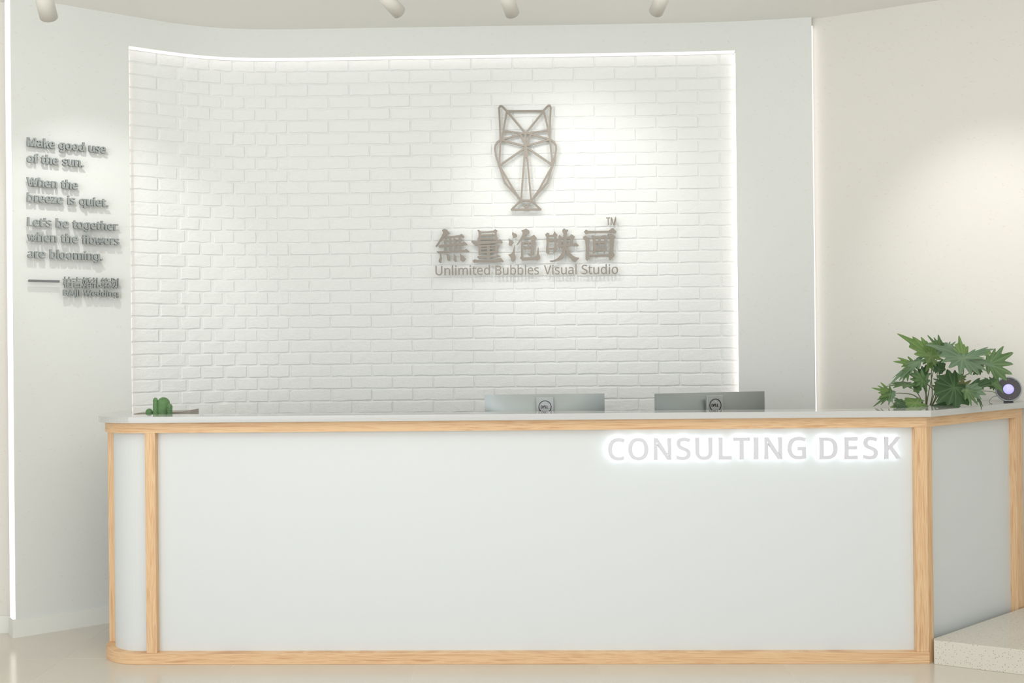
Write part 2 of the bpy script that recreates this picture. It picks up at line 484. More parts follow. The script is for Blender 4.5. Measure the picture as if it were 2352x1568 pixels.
o = link('brickwork', mesh('brickwork', V, Fc, False), M_brick, recess); o['kind'] = 'stuff'

# ------------------------------------------------------------------ other walls, ceiling, floor
def wall_prism(name, pts, z0, z1, m): return struct(prism_obj(name, pts, z0, z1, m))
# right wall: runs from behind the curved wall toward the right and nearer
rd = Vector((0.879, -0.477)).normalized(); rn = Vector((rd.y, -rd.x)) * -1      # rn points behind the wall
R0 = Vector((1.82, 5.635)) - rd * 0.245
R1 = R0 + rd * 4.6
wall_right = wall_prism('wall_right', [R0, R1, R1 + rn * 0.15, R0 + rn * 0.15], 0, CEIL, M_cream)
R2 = Vector((R1.x, -3.0))
wall_prism('wall_side', [R1, R1 + Vector((0.15, 0)), R2 + Vector((0.15, 0)), R2], 0, CEIL, M_cream)
wall_prism('wall_left', [(-6.0, 5.42), (-2.468, 5.322), (-2.468, 5.45), (-6.0, 5.55)], 0, CEIL, M_cream)
wall_prism('wall_left_side', [(-6.1, 5.5), (-6.0, 5.5), (-6.0, -3.0), (-6.1, -3.0)], 0, CEIL, M_cream)
wall_prism('wall_rear', [(-6.0, 6.3), (6.0, 6.3), (6.0, 6.4), (-6.0, 6.4)], 0, CEIL, M_plaster)
ceiling = struct(box('ceiling', (0, 1.7, CEIL + 0.05), (12.4, 9.4, 0.1), M_ceil))
floor = struct(box('floor', (0, 1.7, -0.0304), (12.4, 9.4, 0.06), M_grout))
TS = 0.804; GX = 0.365; GY = 4.858
tile_me = None
bm = bmesh.new(); add_box(bm, (0, 0, -0.0015), (TS - 0.0014, TS - 0.0014, 0.003), 0.0006); tile_me = bm_mesh('tile', bm); tile_me.materials.append(M_floor)
for i in range(-6, 6):
    for k in range(-5, 2):
        o = bpy.data.objects.new('tile', tile_me); COL.objects.link(o); o.parent = floor
        o.location = (GX + (i + 0.5) * TS, GY + (k + 0.5) * TS, 0)
# material coordinates are per object; the slab behind the viewer is plain
# baseboard along the curved wall, its end return and the wall beyond
bb = struct(link('baseboard_back', band_mesh(0.0, LEN, 0.008, 0.0, 0, 0.083, 90), M_base))
e0 = cpt(0, 0.008, 0); eN = cpt(0, -THICK, 0); T0 = curve(0)[1]
out = Vector((-T0.x, -T0.y)) * 0.014
struct(prism_obj('baseboard_end', [(e0.x, e0.y), (e0.x + out.x, e0.y + out.y), (eN.x + out.x, eN.y + out.y), (eN.x, eN.y)], 0, 0.083, M_base))
struct(prism_obj('baseboard_left', [(-6.0, 5.405), (-2.50, 5.309), (-2.50, 5.321), (-6.0, 5.417)], 0, 0.083, M_base))
struct(prism_obj('baseboard_right', [R0 + rd * 0.3, R1, R1 - rn * 0.012, R0 + rd * 0.3 - rn * 0.012], 0, 0.083, M_base))

# ------------------------------------------------------------------ LED strips
def led(name, s, side, z0, z1, o0, o1, w, label, m):
    p, T, N = curve(s)
    a = cpt(s, o0, 0); b = cpt(s, o1, 0); d = Vector((T.x, T.y, 0)) * side * w
    bm = bmesh.new(); prism(bm, [(a.x, a.y), (a.x + d.x, a.y + d.y), (b.x + d.x, b.y + d.y), (b.x, b.y)], z0, z1)
    t = tag(empty(name, (a.x, a.y, 0)), label, 'light strip', 'light strips round the curved wall')
    ob = link('diffuser', bm_mesh('diffuser', bm), m, t); ob.location = (-a.x, -a.y, 0)
    for q, h in ((z0 - 0.004, 0.004), (z1, 0.004)):
        bm = bmesh.new(); prism(bm, [(a.x, a.y), (a.x + d.x, a.y + d.y), (b.x + d.x, b.y + d.y), (b.x, b.y)], q, q + h)
        oc = link('end_cap', bm_mesh('end_cap', bm), M_base, t); oc.location = (-a.x, -a.y, 0)
    return t
led('led_strip', 0, -1, 0.088, CEIL - 0.01, -0.004, -0.060, 0.012, 'vertical white light strip on the far left end of the curved wall', M_led)
led('led_strip', LEN, 1, 0.088, CEIL - 0.045, -0.012, -0.030, 0.006, 'vertical white light strip on the right end of the curved wall', M_led)
led('led_strip', sR, -1, NT_BOT + 0.01, NT_TOP - 0.01, -0.030, -0.050, 0.004, 'thin light strip down the right side of the brick recess', M_led_soft)
led('led_strip', sL, 1, NT_BOT + 0.01, NT_TOP - 0.01, -0.030, -0.050, 0.004, 'thin light strip down the left side of the brick recess', M_led_soft)
t = tag(empty('led_strip', cpt(sL, 0, NT_TOP)), 'long curved light strip under the top edge of the brick recess', 'light strip', 'light strips round the curved wall')
ob = link('diffuser', band_mesh(sL + 0.004, sR - 0.004, -0.003, -0.050, NT_TOP - 0.005, NT_TOP - 0.0005, 90), M_led_top, t); ob.location = -t.location

# ------------------------------------------------------------------ lettering
GLYPHS = json.loads(r'''{"'":[180,[[128,573,112,366,68,366,52,573]]],".":[215,[[58,43,59,57,61,69,66,78,72,85,80,90,88,94,97,96,107,97,117,96,126,94,135,90,142,85,149,78,153,69,156,57,157,43,156,30,153,18,149,9,142,2,135,-4,126,-8,117,-10,107,-11,97,-10,88,-8,80,-4,72,2,66,9,61,18,59,30]]],"A":[512,[[437,0,368,177,141,177,73,0,0,0,224,575,289,575,512,0],[282,415,274,438,263,473,255,500,247,468,238,438,230,415,165,241,346,241]]],"B":[521,[[241,573,307,569,361,558,404,541,434,515,453,478,459,431,457,409,453,389,446,371,437,354,424,340,409,328,392,317,372,309,350,304,350,300,373,295,395,288,415,279,433,267,448,253,461,236,470,215,476,191,478,163,475,130,467,100,454,74,436,52,413,33,385,19,354,8,318,2,279,0,78,0,78,573],[256,329,290,330,318,335,340,342,357,352,369,366,377,382,382,401,384,423,382,445,376,463,365,478,351,490,332,499,308,506,279,510,245,511,150,511,150,329],[150,269,150,61,265,61,301,63,330,68,354,78,371,91,384,107,394,125,399,145,401,168,400,183,398,197,394,210,388,221,380,232,370,241,358,249,344,256,327,262,307,266,285,268,260,269]]],"C":[507,[[323,517,294,516,266,510,241,502,217,490,196,474,178,456,162,434,149,410,139,383,131,353,127,321,125,286,128,241,135,200,147,164,164,132,186,105,213,83,244,68,281,58,322,55,347,56,371,58,394,62,416,66,438,72,460,78,460,15,438,8,416,2,393,-2,369,-6,342,-7,312,-8,257,-4,208,8,166,28,130,56,101,90,78,131,62,178,52,230,49,287,51,329,57,369,67,406,81,440,99,471,120,499,145,523,174,543,206,559,242,571,281,578,324,581,353,580,381,577,409,572,435,565,460,557,482,547,453,486,435,494,415,501,394,508,372,513,348,516]]],"D":[585,[[536,292,533,231,521,177,501,131,474,91,439,58,399,33,351,15,297,4,237,0,78,0,78,573,254,573,309,569,359,558,404,540,443,516,476,484,502,446,521,401,533,350],[460,289,459,326,454,359,446,388,435,415,421,437,404,457,384,474,361,487,336,498,308,505,277,509,244,511,150,511,150,62,228,62,282,65,329,76,369,94,402,119,428,151,446,190,457,236]]],"E":[446,[[398,0,78,0,78,573,398,573,398,509,150,509,150,330,383,330,383,268,150,268,150,63,398,63]]],"G":[584,[[326,302,524,302,524,22,493,12,462,5,431,-1,398,-5,362,-7,323,-8,267,-4,217,8,173,28,136,55,105,89,81,130,63,176,52,229,49,286,53,343,65,395,84,442,111,482,145,517,186,544,233,564,286,577,346,581,377,580,407,577,437,572,465,565,491,557,516,547,489,484,468,493,445,501,421,508,395,513,369,516,342,517,298,514,259,505,225,489,195,468,170,441,150,409,136,373,127,332,124,286,127,243,134,202,146,166,164,133,187,106,216,84,251,68,292,58,340,55,364,55,385,56,404,59,452,68,452,238,326,238]]],"I":[272,[[239,0,32,0,32,42,99,57,99,515,32,531,32,573,239,573,239,531,172,515,172,57,239,42]]],"J":[219,[[-3,-152,-16,-152,-27,-151,-37,-150,-63,-142,-63,-81,-35,-87,-5,-89,8,-88,21,-85,33,-81,45,-74,54,-65,63,-53,69,-38,73,-19,74,3,74,573,146,573,146,9,144,-26,138,-56,128,-82,114,-104,96,-122,75,-135,52,-145,25,-150]]],"K":[496,[[496,0,411,0,209,273,150,222,150,0,78,0,78,573,150,573,150,290,199,345,249,399,403,573,488,573,261,323]]],"L":[420,[[78,0,78,573,150,573,150,64,400,64,400,0]]],"M":[727,[[330,0,142,502,139,502,142,461,144,407,144,347,144,0,78,0,78,573,184,573,361,103,364,103,544,573,650,573,650,0,578,0,578,352,579,408,581,460,584,501,581,501,390,0]]],"N":[609,[[532,0,447,0,141,476,138,476,141,432,143,378,144,320,144,0,78,0,78,573,161,573,467,99,470,99,468,137,466,193,464,249,464,573,532,573]]],"O":[626,[[577,287,576,244,570,204,561,166,547,132,531,101,510,73,486,49,459,29,428,13,393,1,355,-6,314,-8,271,-6,232,1,196,13,165,29,138,49,114,73,94,101,78,132,65,167,56,204,51,245,49,288,52,344,62,396,78,442,100,482,130,517,166,545,208,565,258,577,314,581,369,577,417,565,459,545,495,517,524,483,547,442,564,396,574,344],[125,287,127,241,134,200,145,163,161,131,182,104,207,83,238,67,273,58,314,55,354,58,390,67,420,83,445,104,465,131,481,163,492,200,499,241,501,287,496,354,481,411,456,457,421,491,373,511,314,518,274,515,238,506,207,490,182,469,161,443,145,411,134,374,127,333]]],"S":[440,[[403,153,400,121,392,92,378,66,359,44,335,26,307,11,274,1,238,-6,198,-8,177,-8,157,-7,137,-5,118,-2,100,1,83,4,68,9,54,14,41,19,41,88,62,80,86,72,113,65,142,59,171,56,201,55,228,56,252,60,273,66,290,74,305,85,316,98,324,113,329,129,330,147,329,164,325,180,318,194,308,207,295,218,277,230,255,241,228,252,196,265,172,274,151,284,131,294,114,305,98,317,85,330,74,344,65,359,57,375,52,393,49,413,48,435,51,464,58,490,71,513,89,533,110,550,136,563,165,573,197,579,231,581,262,580,290,577,318,572,343,565,367,558,389,549,366,487,346,495,325,502,302,508,278,513,254,516,229,517,207,516,187,513,169,507,155,499,142,489,133,478,126,464,122,450,121,434,122,416,126,400,133,386,143,373,156,362,172,351,193,341,217,330,246,318,278,306,307,293,332,279,353,264,371,247,385,228,395,206,401,181]]],"T":[446,[[259,0,187,0,187,509,8,509,8,573,437,573,437,509,259,509]]],"U":[586,[[513,202,511,164,503,128,489,95,470,65,446,40,416,20,380,4,338,-5,290,-8,225,-2,171,18,128,50,97,93,78,144,72,204,72,573,144,573,144,201,148,158,161,122,182,93,211,72,248,59,294,55,327,57,355,63,379,73,399,88,415,105,427,126,435,149,440,174,442,202,442,573,513,573]]],"V":[481,[[481,573,277,0,204,0,0,573,75,573,204,205,220,160,231,119,241,80,250,119,262,161,277,207,405,573]]],"W":[746,[[735,573,583,0,510,0,399,375,389,410,380,443,373,471,370,488,367,471,361,443,352,409,342,373,234,0,161,0,10,573,85,573,174,223,183,186,190,151,196,118,201,87,206,119,213,154,222,191,232,227,333,573,407,573,512,225,523,187,532,151,538,117,544,87,550,129,560,175,572,224,660,573]]],"a":[450,[[231,437,279,433,318,422,347,403,368,375,381,338,385,293,385,0,334,0,320,61,317,61,304,46,292,33,279,22,265,13,250,5,234,-1,216,-5,195,-7,172,-8,148,-7,124,-2,103,6,84,16,68,30,55,48,45,68,39,92,37,119,43,159,59,192,87,219,127,238,179,251,243,257,316,259,316,285,313,317,306,342,293,359,275,371,253,378,227,380,205,379,183,376,163,370,143,363,124,355,106,347,84,400,104,410,126,419,151,426,177,432,204,436],[252,208,215,205,184,200,159,192,141,182,127,170,118,155,112,138,110,119,111,102,115,87,122,75,132,66,144,58,157,53,172,50,188,49,215,51,238,56,260,66,279,79,295,96,306,117,313,142,315,172,315,210]]],"b":[493,[[139,461,138,410,135,373,139,373,153,390,169,405,189,419,213,429,240,435,272,437,322,431,365,412,401,381,428,338,444,283,449,215,447,168,439,127,427,91,410,61,390,36,365,17,337,3,306,-5,272,-8,240,-6,213,0,189,10,169,24,153,38,139,55,133,55,119,0,68,0,68,609,139,609],[260,379,231,377,207,371,188,361,172,348,159,330,150,308,144,282,140,252,139,217,139,214,142,165,150,125,165,93,187,69,219,55,261,51,297,55,325,69,348,93,363,126,373,166,376,216,373,265,363,306,348,338,325,360,296,374]]],"d":[493,[[221,-8,171,-2,128,17,92,48,65,91,49,146,44,214,49,282,66,338,93,381,128,413,171,432,221,438,243,437,262,434,280,429,296,423,310,416,323,407,335,397,345,386,354,374,359,374,356,405,354,438,354,609,425,609,425,0,368,0,358,58,354,58,345,46,335,35,323,24,310,15,296,7,279,1,262,-4,242,-7],[232,51,273,55,305,67,328,88,343,117,352,154,355,200,355,213,352,263,343,304,329,336,306,360,274,375,231,379,196,374,168,359,146,334,130,300,120,260,117,213,120,165,130,125,146,93,168,69,197,55]]],"e":[452,[[234,438,269,435,301,427,329,414,354,396,374,373,390,346,402,315,409,281,411,244,411,201,117,201,122,157,134,119,154,90,181,69,215,56,254,52,280,53,305,56,327,60,348,66,370,73,392,82,392,20,370,11,349,4,327,-1,304,-5,279,-7,251,-8,212,-5,176,3,143,17,114,36,90,61,70,91,56,126,47,167,44,212,47,257,55,297,68,333,86,364,108,390,134,411,164,426,198,435],[233,380,209,378,188,372,170,362,154,348,140,330,130,309,123,285,119,257,338,257,337,275,335,292,331,307,326,322,320,334,312,346,303,356,292,364,280,371,266,376,251,379]]],"f":[276,[[266,375,158,375,158,0,87,0,87,375,12,375,12,408,87,432,87,457,89,492,95,522,104,547,116,568,132,585,152,597,174,606,199,612,227,613,244,613,259,612,274,609,310,599,292,544,262,552,251,554,239,555,228,556,206,553,189,545,175,532,166,513,160,489,158,458,158,430,266,430]]],"g":[493,[[221,438,248,436,273,431,297,422,319,409,338,393,355,373,359,373,369,430,425,430,425,-7,423,-46,416,-80,404,-109,388,-135,367,-155,341,-172,310,-183,274,-190,233,-192,202,-192,174,-189,147,-186,122,-180,99,-174,78,-165,78,-100,99,-110,123,-118,149,-125,177,-130,206,-133,237,-134,271,-130,300,-119,324,-101,341,-77,352,-48,355,-13,355,4,356,32,358,57,354,57,338,37,320,21,299,8,275,-1,250,-6,221,-8,170,-2,126,18,91,51,65,95,49,149,44,214,49,278,65,332,91,377,126,411,169,431],[230,379,207,376,187,370,169,359,153,344,140,326,130,303,123,277,119,247,117,213,120,165,130,124,146,92,169,68,197,54,232,50,253,51,271,53,288,58,303,65,315,74,326,85,336,98,343,113,349,131,353,151,355,173,356,197,356,214,355,251,350,282,343,309,332,331,319,348,302,362,281,371,257,377]]],"h":[496,[[139,431,138,399,135,370,140,370,149,385,161,397,174,407,188,416,204,424,221,429,238,434,255,436,273,437,306,435,335,430,360,421,382,408,399,391,413,370,423,344,429,314,431,280,431,0,361,0,361,275,358,307,351,333,338,353,319,367,295,376,265,379,235,377,210,370,189,360,173,347,160,329,150,308,144,283,140,254,139,222,139,0,68,0,68,609,139,609]]],"i":[207,[[139,430,139,0,68,0,68,430],[104,591,112,590,119,588,126,585,133,580,138,574,142,566,144,557,145,546,144,536,142,526,138,519,133,512,126,508,119,504,112,502,104,501,96,502,88,504,81,508,75,512,69,519,66,526,63,536,63,546,63,557,66,566,69,574,75,580,81,585,88,588,96,590]]],"k":[428,[[138,291,137,257,135,221,138,221,152,240,172,264,189,285,326,430,409,430,235,246,421,0,336,0,187,200,138,158,138,0,68,0,68,609,138,609]]],"l":[207,[[139,0,68,0,68,609,139,609]]],"m":[750,[[540,438,584,434,621,421,649,401,669,371,681,330,685,280,685,0,615,0,615,277,613,308,606,333,594,353,577,367,555,376,528,379,490,374,460,362,438,342,423,315,414,280,411,237,411,0,342,0,342,277,341,298,337,317,332,333,325,347,315,359,303,367,289,374,272,377,253,379,227,377,204,370,185,360,170,347,158,329,150,308,144,283,140,255,139,223,139,0,68,0,68,430,125,430,136,371,140,371,149,385,160,398,173,409,186,418,201,425,217,431,233,435,249,437,266,438,298,436,325,430,349,420,369,406,386,388,398,366,402,366,418,388,438,406,461,420,486,430,512,436]]],"n":[496,[[275,438,322,434,361,421,391,401,413,371,426,330,431,280,431,0,361,0,361,275,358,307,351,333,338,353,319,367,295,376,265,379,222,374,189,361,166,338,151,308,142,269,139,223,139,0,68,0,68,430,125,430,136,371,140,371,150,385,162,398,175,409,190,418,206,425,222,431,239,435,257,437]]],"o":[485,[[442,216,440,181,436,150,428,121,417,95,404,71,388,51,369,33,348,18,324,7,299,-1,271,-6,241,-8,214,-6,188,-1,163,7,140,18,119,33,100,51,84,71,70,95,59,121,51,150,46,181,44,216,47,261,55,301,68,336,87,367,110,392,137,412,169,426,204,435,244,438,281,435,316,426,347,412,374,392,398,367,417,336,431,301,439,261],[117,216,119,184,123,154,130,128,141,105,155,86,172,71,192,59,216,53,243,51,270,53,294,59,314,71,331,86,345,105,356,128,363,154,367,184,369,216,367,248,363,277,355,303,345,325,331,344,314,359,294,370,270,376,242,379,202,374,171,359,147,335,130,303,120,263]]],"q":[493,[[354,-9,355,25,358,58,354,58,340,40,323,25,303,11,279,1,251,-6,219,-8,170,-2,128,17,93,48,66,91,49,146,44,214,47,261,54,302,67,338,83,368,104,393,129,413,157,427,188,435,221,438,253,436,280,429,304,419,324,405,341,389,355,371,358,371,369,430,425,430,425,-192,354,-192],[233,51,260,52,284,58,304,67,320,79,333,96,342,116,349,140,353,168,355,199,355,213,352,263,343,305,328,337,305,361,273,375,231,379,196,374,167,359,145,334,130,300,120,260,117,213,120,165,130,126,146,93,168,70,197,55]]],"r":[331,[[269,438,295,437,319,433,310,368,287,372,264,374,248,373,232,369,217,363,202,355,189,346,176,334,166,321,156,305,149,289,143,270,140,251,139,229,139,0,68,0,68,430,126,430,134,351,137,351,147,367,158,381,170,395,183,407,198,418,214,426,231,433,249,437]]],"s":[384,[[348,119,346,92,339,69,327,49,311,32,292,18,268,6,241,-2,210,-6,176,-8,148,-7,122,-5,99,-1,78,5,59,11,42,19,42,83,60,75,81,67,104,60,128,54,153,50,178,49,211,51,236,57,256,66,269,79,277,94,280,112,279,123,276,132,271,141,264,150,253,158,239,167,222,176,200,185,174,196,148,206,124,217,103,228,84,239,69,252,57,266,48,283,43,302,41,324,46,358,61,386,85,408,118,425,157,435,202,438,228,437,252,434,275,430,298,424,319,417,339,409,315,353,297,360,278,366,258,372,238,377,218,379,197,380,171,379,149,374,131,366,118,356,111,343,108,328,109,317,113,307,119,298,127,290,139,282,154,274,172,266,193,256,219,246,245,236,268,226,289,215,306,203,321,191,333,176,341,159,346,140]]],"t":[289,[[212,50,245,53,272,59,272,5,263,1,253,-2,240,-4,226,-6,213,-8,200,-8,178,-7,157,-3,138,4,120,13,104,27,91,44,82,66,76,93,74,125,74,375,13,375,13,409,75,437,103,528,144,528,144,430,269,430,269,375,144,375,144,127,146,103,153,83,163,69,177,58,193,52]]],"u":[496,[[427,430,427,0,370,0,359,57,356,57,346,43,334,31,321,20,306,11,290,4,273,-1,256,-5,238,-7,220,-8,187,-6,159,-1,134,8,112,21,95,38,81,59,71,85,65,114,63,148,63,430,135,430,135,153,137,122,145,96,158,76,176,62,200,53,230,51,260,53,285,59,306,69,323,82,336,100,345,121,352,146,356,175,357,206,357,430]]],"w":[630,[[346,243,336,276,328,308,321,335,316,357,313,357,308,335,302,307,294,275,284,242,207,1,127,1,9,431,82,431,141,201,153,154,163,109,169,73,172,73,178,97,185,128,193,160,201,188,277,431,354,431,428,188,440,149,451,109,457,74,460,74,466,108,477,153,489,201,549,431,621,431,502,1,419,1]]],"z":[377,[[346,0,31,0,31,47,262,375,45,375,45,430,340,430,340,377,112,55,346,55]]],"柏":[1000,[[184,839,184,646,46,646,46,576,175,576,139,434,90,297,33,186,48,165,63,140,75,116,114,189,151,278,184,376,184,-80,254,-80,254,447,284,389,311,333,331,287,385,348,348,410,295,497,254,559,254,576,374,576,374,646,254,646,254,839],[505,286,828,286,828,49,505,49],[505,357,505,589,828,589,828,357],[629,839,618,782,603,719,586,660,430,660,430,-77,505,-77,505,-23,828,-23,828,-71,905,-71,905,660,662,660,680,713,699,770,716,827]]],"吉":[1000,[[459,840,459,699,63,699,63,629,459,629,459,481,125,481,125,409,885,409,885,481,537,481,537,629,935,629,935,699,537,699,537,840],[179,296,179,-89,256,-89,256,-40,750,-40,750,-89,830,-89,830,296],[256,29,256,228,750,228,750,29]]],"婚":[1000,[[309,565,299,475,285,392,267,316,244,247,220,266,196,284,172,301,148,318,163,374,178,435,192,499,206,565],[66,292,116,257,166,218,215,178,164,95,105,30,36,-19,54,-37,70,-59,84,-79,157,-25,219,43,271,127,305,94,335,62,358,32,406,92,379,125,344,161,303,198,341,320,368,463,384,630,339,637,326,635,219,635,231,704,242,771,250,835,179,840,171,775,161,706,149,635,55,635,55,565,135,565,113,464,89,371],[425,351,454,362,526,380,677,412,675,430,673,452,673,474,516,446,516,573,695,573,743,453,808,372,893,341,924,352,950,392,969,467,953,476,935,488,919,502,912,453,902,423,889,414,842,435,801,490,766,573,950,573,950,635,749,635,741,673,735,713,729,755,794,765,854,776,908,788,858,841,740,818,595,799,445,786,445,465,437,436,420,419,401,411,411,393,420,371],[680,635,516,635,516,734,552,736,588,739,625,743,661,747,665,718,669,690,674,662],[525,112,817,112,817,21,525,21],[525,169,525,257,817,257,817,169],[456,320,456,-80,525,-80,525,-41,817,-41,817,-78,890,-78,890,320]]],"礼":[1000,[[558,831,558,78,568,-1,604,-42,677,-53,838,-53,908,-32,944,37,959,167,936,175,911,187,890,201,882,86,866,29,833,14,684,14,651,19,636,37,632,77,632,831],[184,808,222,762,256,713,282,668,73,668,73,599,349,599,263,473,154,362,36,277,48,257,60,229,69,205,123,243,178,287,232,337,232,-79,304,-79,304,353,351,299,395,245,429,202,477,265,434,310,372,374,316,430,365,497,408,568,443,642,403,671,389,668,290,668,346,704,319,748,283,796,242,842]]],"策":[1000,[[578,844,538,757,483,679,417,615,432,606,449,595,465,584,465,549,68,549,68,483,465,483,465,405,140,405,140,146,218,146,218,340,465,340,465,253,353,151,206,70,43,15,61,-4,77,-27,91,-48,227,2,355,74,465,163,465,-80,545,-80,545,161,646,81,773,10,920,-43,934,-21,951,2,968,22,794,78,649,157,545,245,545,340,795,340,795,219,794,211,790,208,781,206,761,205,729,205,690,206,700,188,709,167,715,147,766,147,807,150,838,157,859,170,869,190,872,219,872,405,545,405,545,483,929,483,929,549,545,549,545,613,523,613,543,637,562,662,581,688,656,688,681,648,702,608,716,572,783,596,771,624,754,655,734,688,942,688,942,752,619,752,631,776,642,801,652,826],[191,844,149,758,95,679,33,613,54,600,77,585,96,571,128,606,159,645,190,688,238,688,259,647,278,605,291,570,357,595,346,623,331,655,314,688,485,688,485,752,227,752,240,776,251,800,262,825]]],"划":[1000,[[646,730,646,181,719,181,719,730],[840,830,840,17,839,6,834,-1,827,-5,815,-6,795,-6,764,-6,723,-6,677,-5,685,-23,692,-42,698,-62,702,-79,761,-79,808,-77,844,-72,871,-65,890,-53,903,-37,911,-14,913,18,913,830],[309,778,349,744,389,706,425,668,452,635,505,681,477,714,441,750,400,786,359,818],[462,477,425,396,381,320,331,248,311,324,294,408,279,499,595,535,588,606,270,570,262,657,258,747,256,839,179,839,182,745,187,652,196,561,36,543,43,472,205,490,223,378,246,275,274,181,201,112,123,52,38,1,56,-18,76,-40,91,-59,165,-11,236,44,302,105,354,8,413,-54,480,-76,536,-59,571,2,590,121,568,131,546,145,527,161,519,67,505,14,484,-2,441,18,399,76,358,166,425,254,484,351,534,456]]]}''')
GLYPHS['I'] = [230, [[70, 0, 70, 573, 160, 573, 160, 0]]]
def embolden(cons, sx, sz, d, vy=0.8):
    """scale the outlines to metres and push them outward by d, corners mitred"""
    def area2(c): return sum(c[i][0] * c[(i + 1) % len(c)][1] - c[(i + 1) % len(c)][0] * c[i][1] for i in range(len(c)))
    cs = []
    for c in cons:
        p = [(c[i] / 1000 * sx, c[i + 1] / 1000 * sz) for i in range(0, len(c), 2)]
        q = [p[0]]
        for v in p[1:]:
            if math.hypot(v[0] - q[-1][0], v[1] - q[-1][1]) > 1e-4: q.append(v)
        if len(q) > 3 and math.hypot(q[0][0] - q[-1][0], q[0][1] - q[-1][1]) < 1e-4: q.pop()
        cs.append(q)
    sg = 1 if area2(max(cs, key=lambda c: abs(area2(c)))) > 0 else -1
    out = []
    for c in cs:
        n = len(c); fl = []
        for i in range(n):
            a, b, e = Vector(c[i - 1]), Vector(c[i]), Vector(c[(i + 1) % n])
            d1 = (b - a).normalized(); d2 = (e - b).normalized()
            n1 = Vector((d1.y, -d1.x)) * sg; n2 = Vector((d2.y, -d2.x)) * sg
            m = n1 + n2
            cx = (d1.x * d2.y - d1.y * d2.x) * sg
            m = m / max(m.length_squared / 2, 0.6 if cx > 0 else 0.12) if m.length > 1e-3 else n1
            p = b + Vector((m.x * d, m.y * d * vy)); fl += [p.x, p.y]
        out.append(fl)
    return out
def glyph_mesh(ch, sx, sz, depth, bold=0.0, slant=0.0, mats=None):
    """extruded letter: local x right, z up, front face at y = -depth, back at y = 0"""
    adv, cons = GLYPHS[ch]
    cons = embolden(cons, sx, sz, bold, 0.8 if sz > 0.1 else 0.3)
    cu = bpy.data.curves.new('glyph', 'CURVE'); cu.dimensions = '2D'; cu.fill_mode = 'BOTH'
    for c in cons:
        n = len(c) // 2
        sp = cu.splines.new('POLY'); sp.points.add(n - 1); sp.use_cyclic_u = True
        for i in range(n): sp.points[i].co = (c[2 * i], c[2 * i + 1], 0, 1)
    cu.extrude = depth / 2
    tmp = bpy.data.objects.new('glyph', cu); COL.objects.link(tmp)
    dg = bpy.context.evaluated_depsgraph_get(); ev = tmp.evaluated_get(dg)
    me = bpy.data.meshes.new_from_object(ev, depsgraph=dg)
    bpy.data.objects.remove(tmp); bpy.data.curves.remove(cu)
    me.materials.clear()
    for v in me.vertices: v.co = Vector((v.co.x, -depth / 2 - v.co.z, v.co.y))   # front (z+) faces -y
    if mats:
        for m in mats: me.materials.append(m)
        if len(mats) > 1:
            for p in me.polygons: p.material_index = 0 if abs(p.normal.y) > 0.7 else 1
    me.name = 'letter'
    return me, adv / 1000 * sx
def text_width(s):
    x0 = None; x = 0; x1 = 0
    for ch in s:
        if ch == ' ': x += 0.27; continue
        adv, cons = GLYPHS[ch]
        xs = [v / 1000 for c in cons for v in c[0::2]]
        if x0 is None: x0 = x + min(xs)
        x1 = x + max(xs); x += adv / 1000
    return x0, x1
def lay_text(txt, place, width, size_z, depth, bold, mats, parent, natural=0.0, name='letter', halo=None):
    """place(u) -> matrix at distance u from the first letter's left edge"""
    x0, x1 = text_width(txt); k = (width - 2 * bold) / (x1 - x0)
    track = 0.0
    if natural:
        k2 = size_z * natural; track = (k - k2) * (x1 - x0) / (len(txt) - 1); k = k2
    u = -x0 * k + bold; obs = []
    for ch in txt:
        if ch == ' ': u += 0.27 * k; continue
        me, adv = glyph_mesh(ch, k, size_z, depth, bold, 0, mats)
        mid = (min(v.co.x for v in me.vertices) + max(v.co.x for v in me.vertices)) / 2
        for v in me.vertices: v.co.x -= mid
        o = link(name, me, None, parent, mw=parent.matrix_basis.inverted() @ place(u + mid))
        obs.append(o)
        if halo:
            hm, _ = glyph_mesh(ch, k, size_z, halo[0], bold - 0.0012, 0, [halo[2]])
            for v in hm.vertices: v.co.x -= mid
            link('backlight', hm, None, o, mw=Matrix.Translation((0, halo[1], 0)))
        u += adv + track
    return obs
CAPN = 0.573                                    # cap height of the glyph set per unit size

# quotation on the left part of the curved wall
OFFQ = 0.026
def wall_line(txt, xl, yl, xr, yr, off, cap_px, depth, bold, mats, parent, name='letter', cap=CAPN):
    s0, h0 = hit(xl, yl, off); s1, h1 = hit(xr, yr, off)
    sm, hm_ = hit((xl + xr) / 2, (yl + yr) / 2 - cap_px, off); _, hb = hit((xl + xr) / 2, (yl + yr) / 2, off)
    z = (h0 + h1) / 2
    size = (hm_ - hb) / cap
    return lay_text(txt, lambda u: frame_at(s0 + u, off, z), s1 - s0, size, depth, bold, mats, parent, name=name)
q_lines = [('Make good use', 61, 337, 241.8, 351.7), ('of the sun.', 60.5, 373.6, 191, 383.2), ('When the', 60.5, 428, 178, 434.7),
           ('breeze is quiet.', 61, 463.4, 247.5, 475.2), ("Let's be together", 61.6, 519, 270, 529.5), ('when the flowers', 61.6, 553, 273, 563.5),
           ('are blooming.', 62, 590.6, 235, 599)]
q_lab = ['raised grey wall letters reading Make good use', 'raised grey wall letters reading of the sun.', 'raised grey wall letters reading When the',
         'raised grey wall letters reading breeze is quiet.', "raised grey wall letters reading Let's be together", 'raised grey wall letters reading when the flowers',
         'raised grey wall letters reading are blooming.']
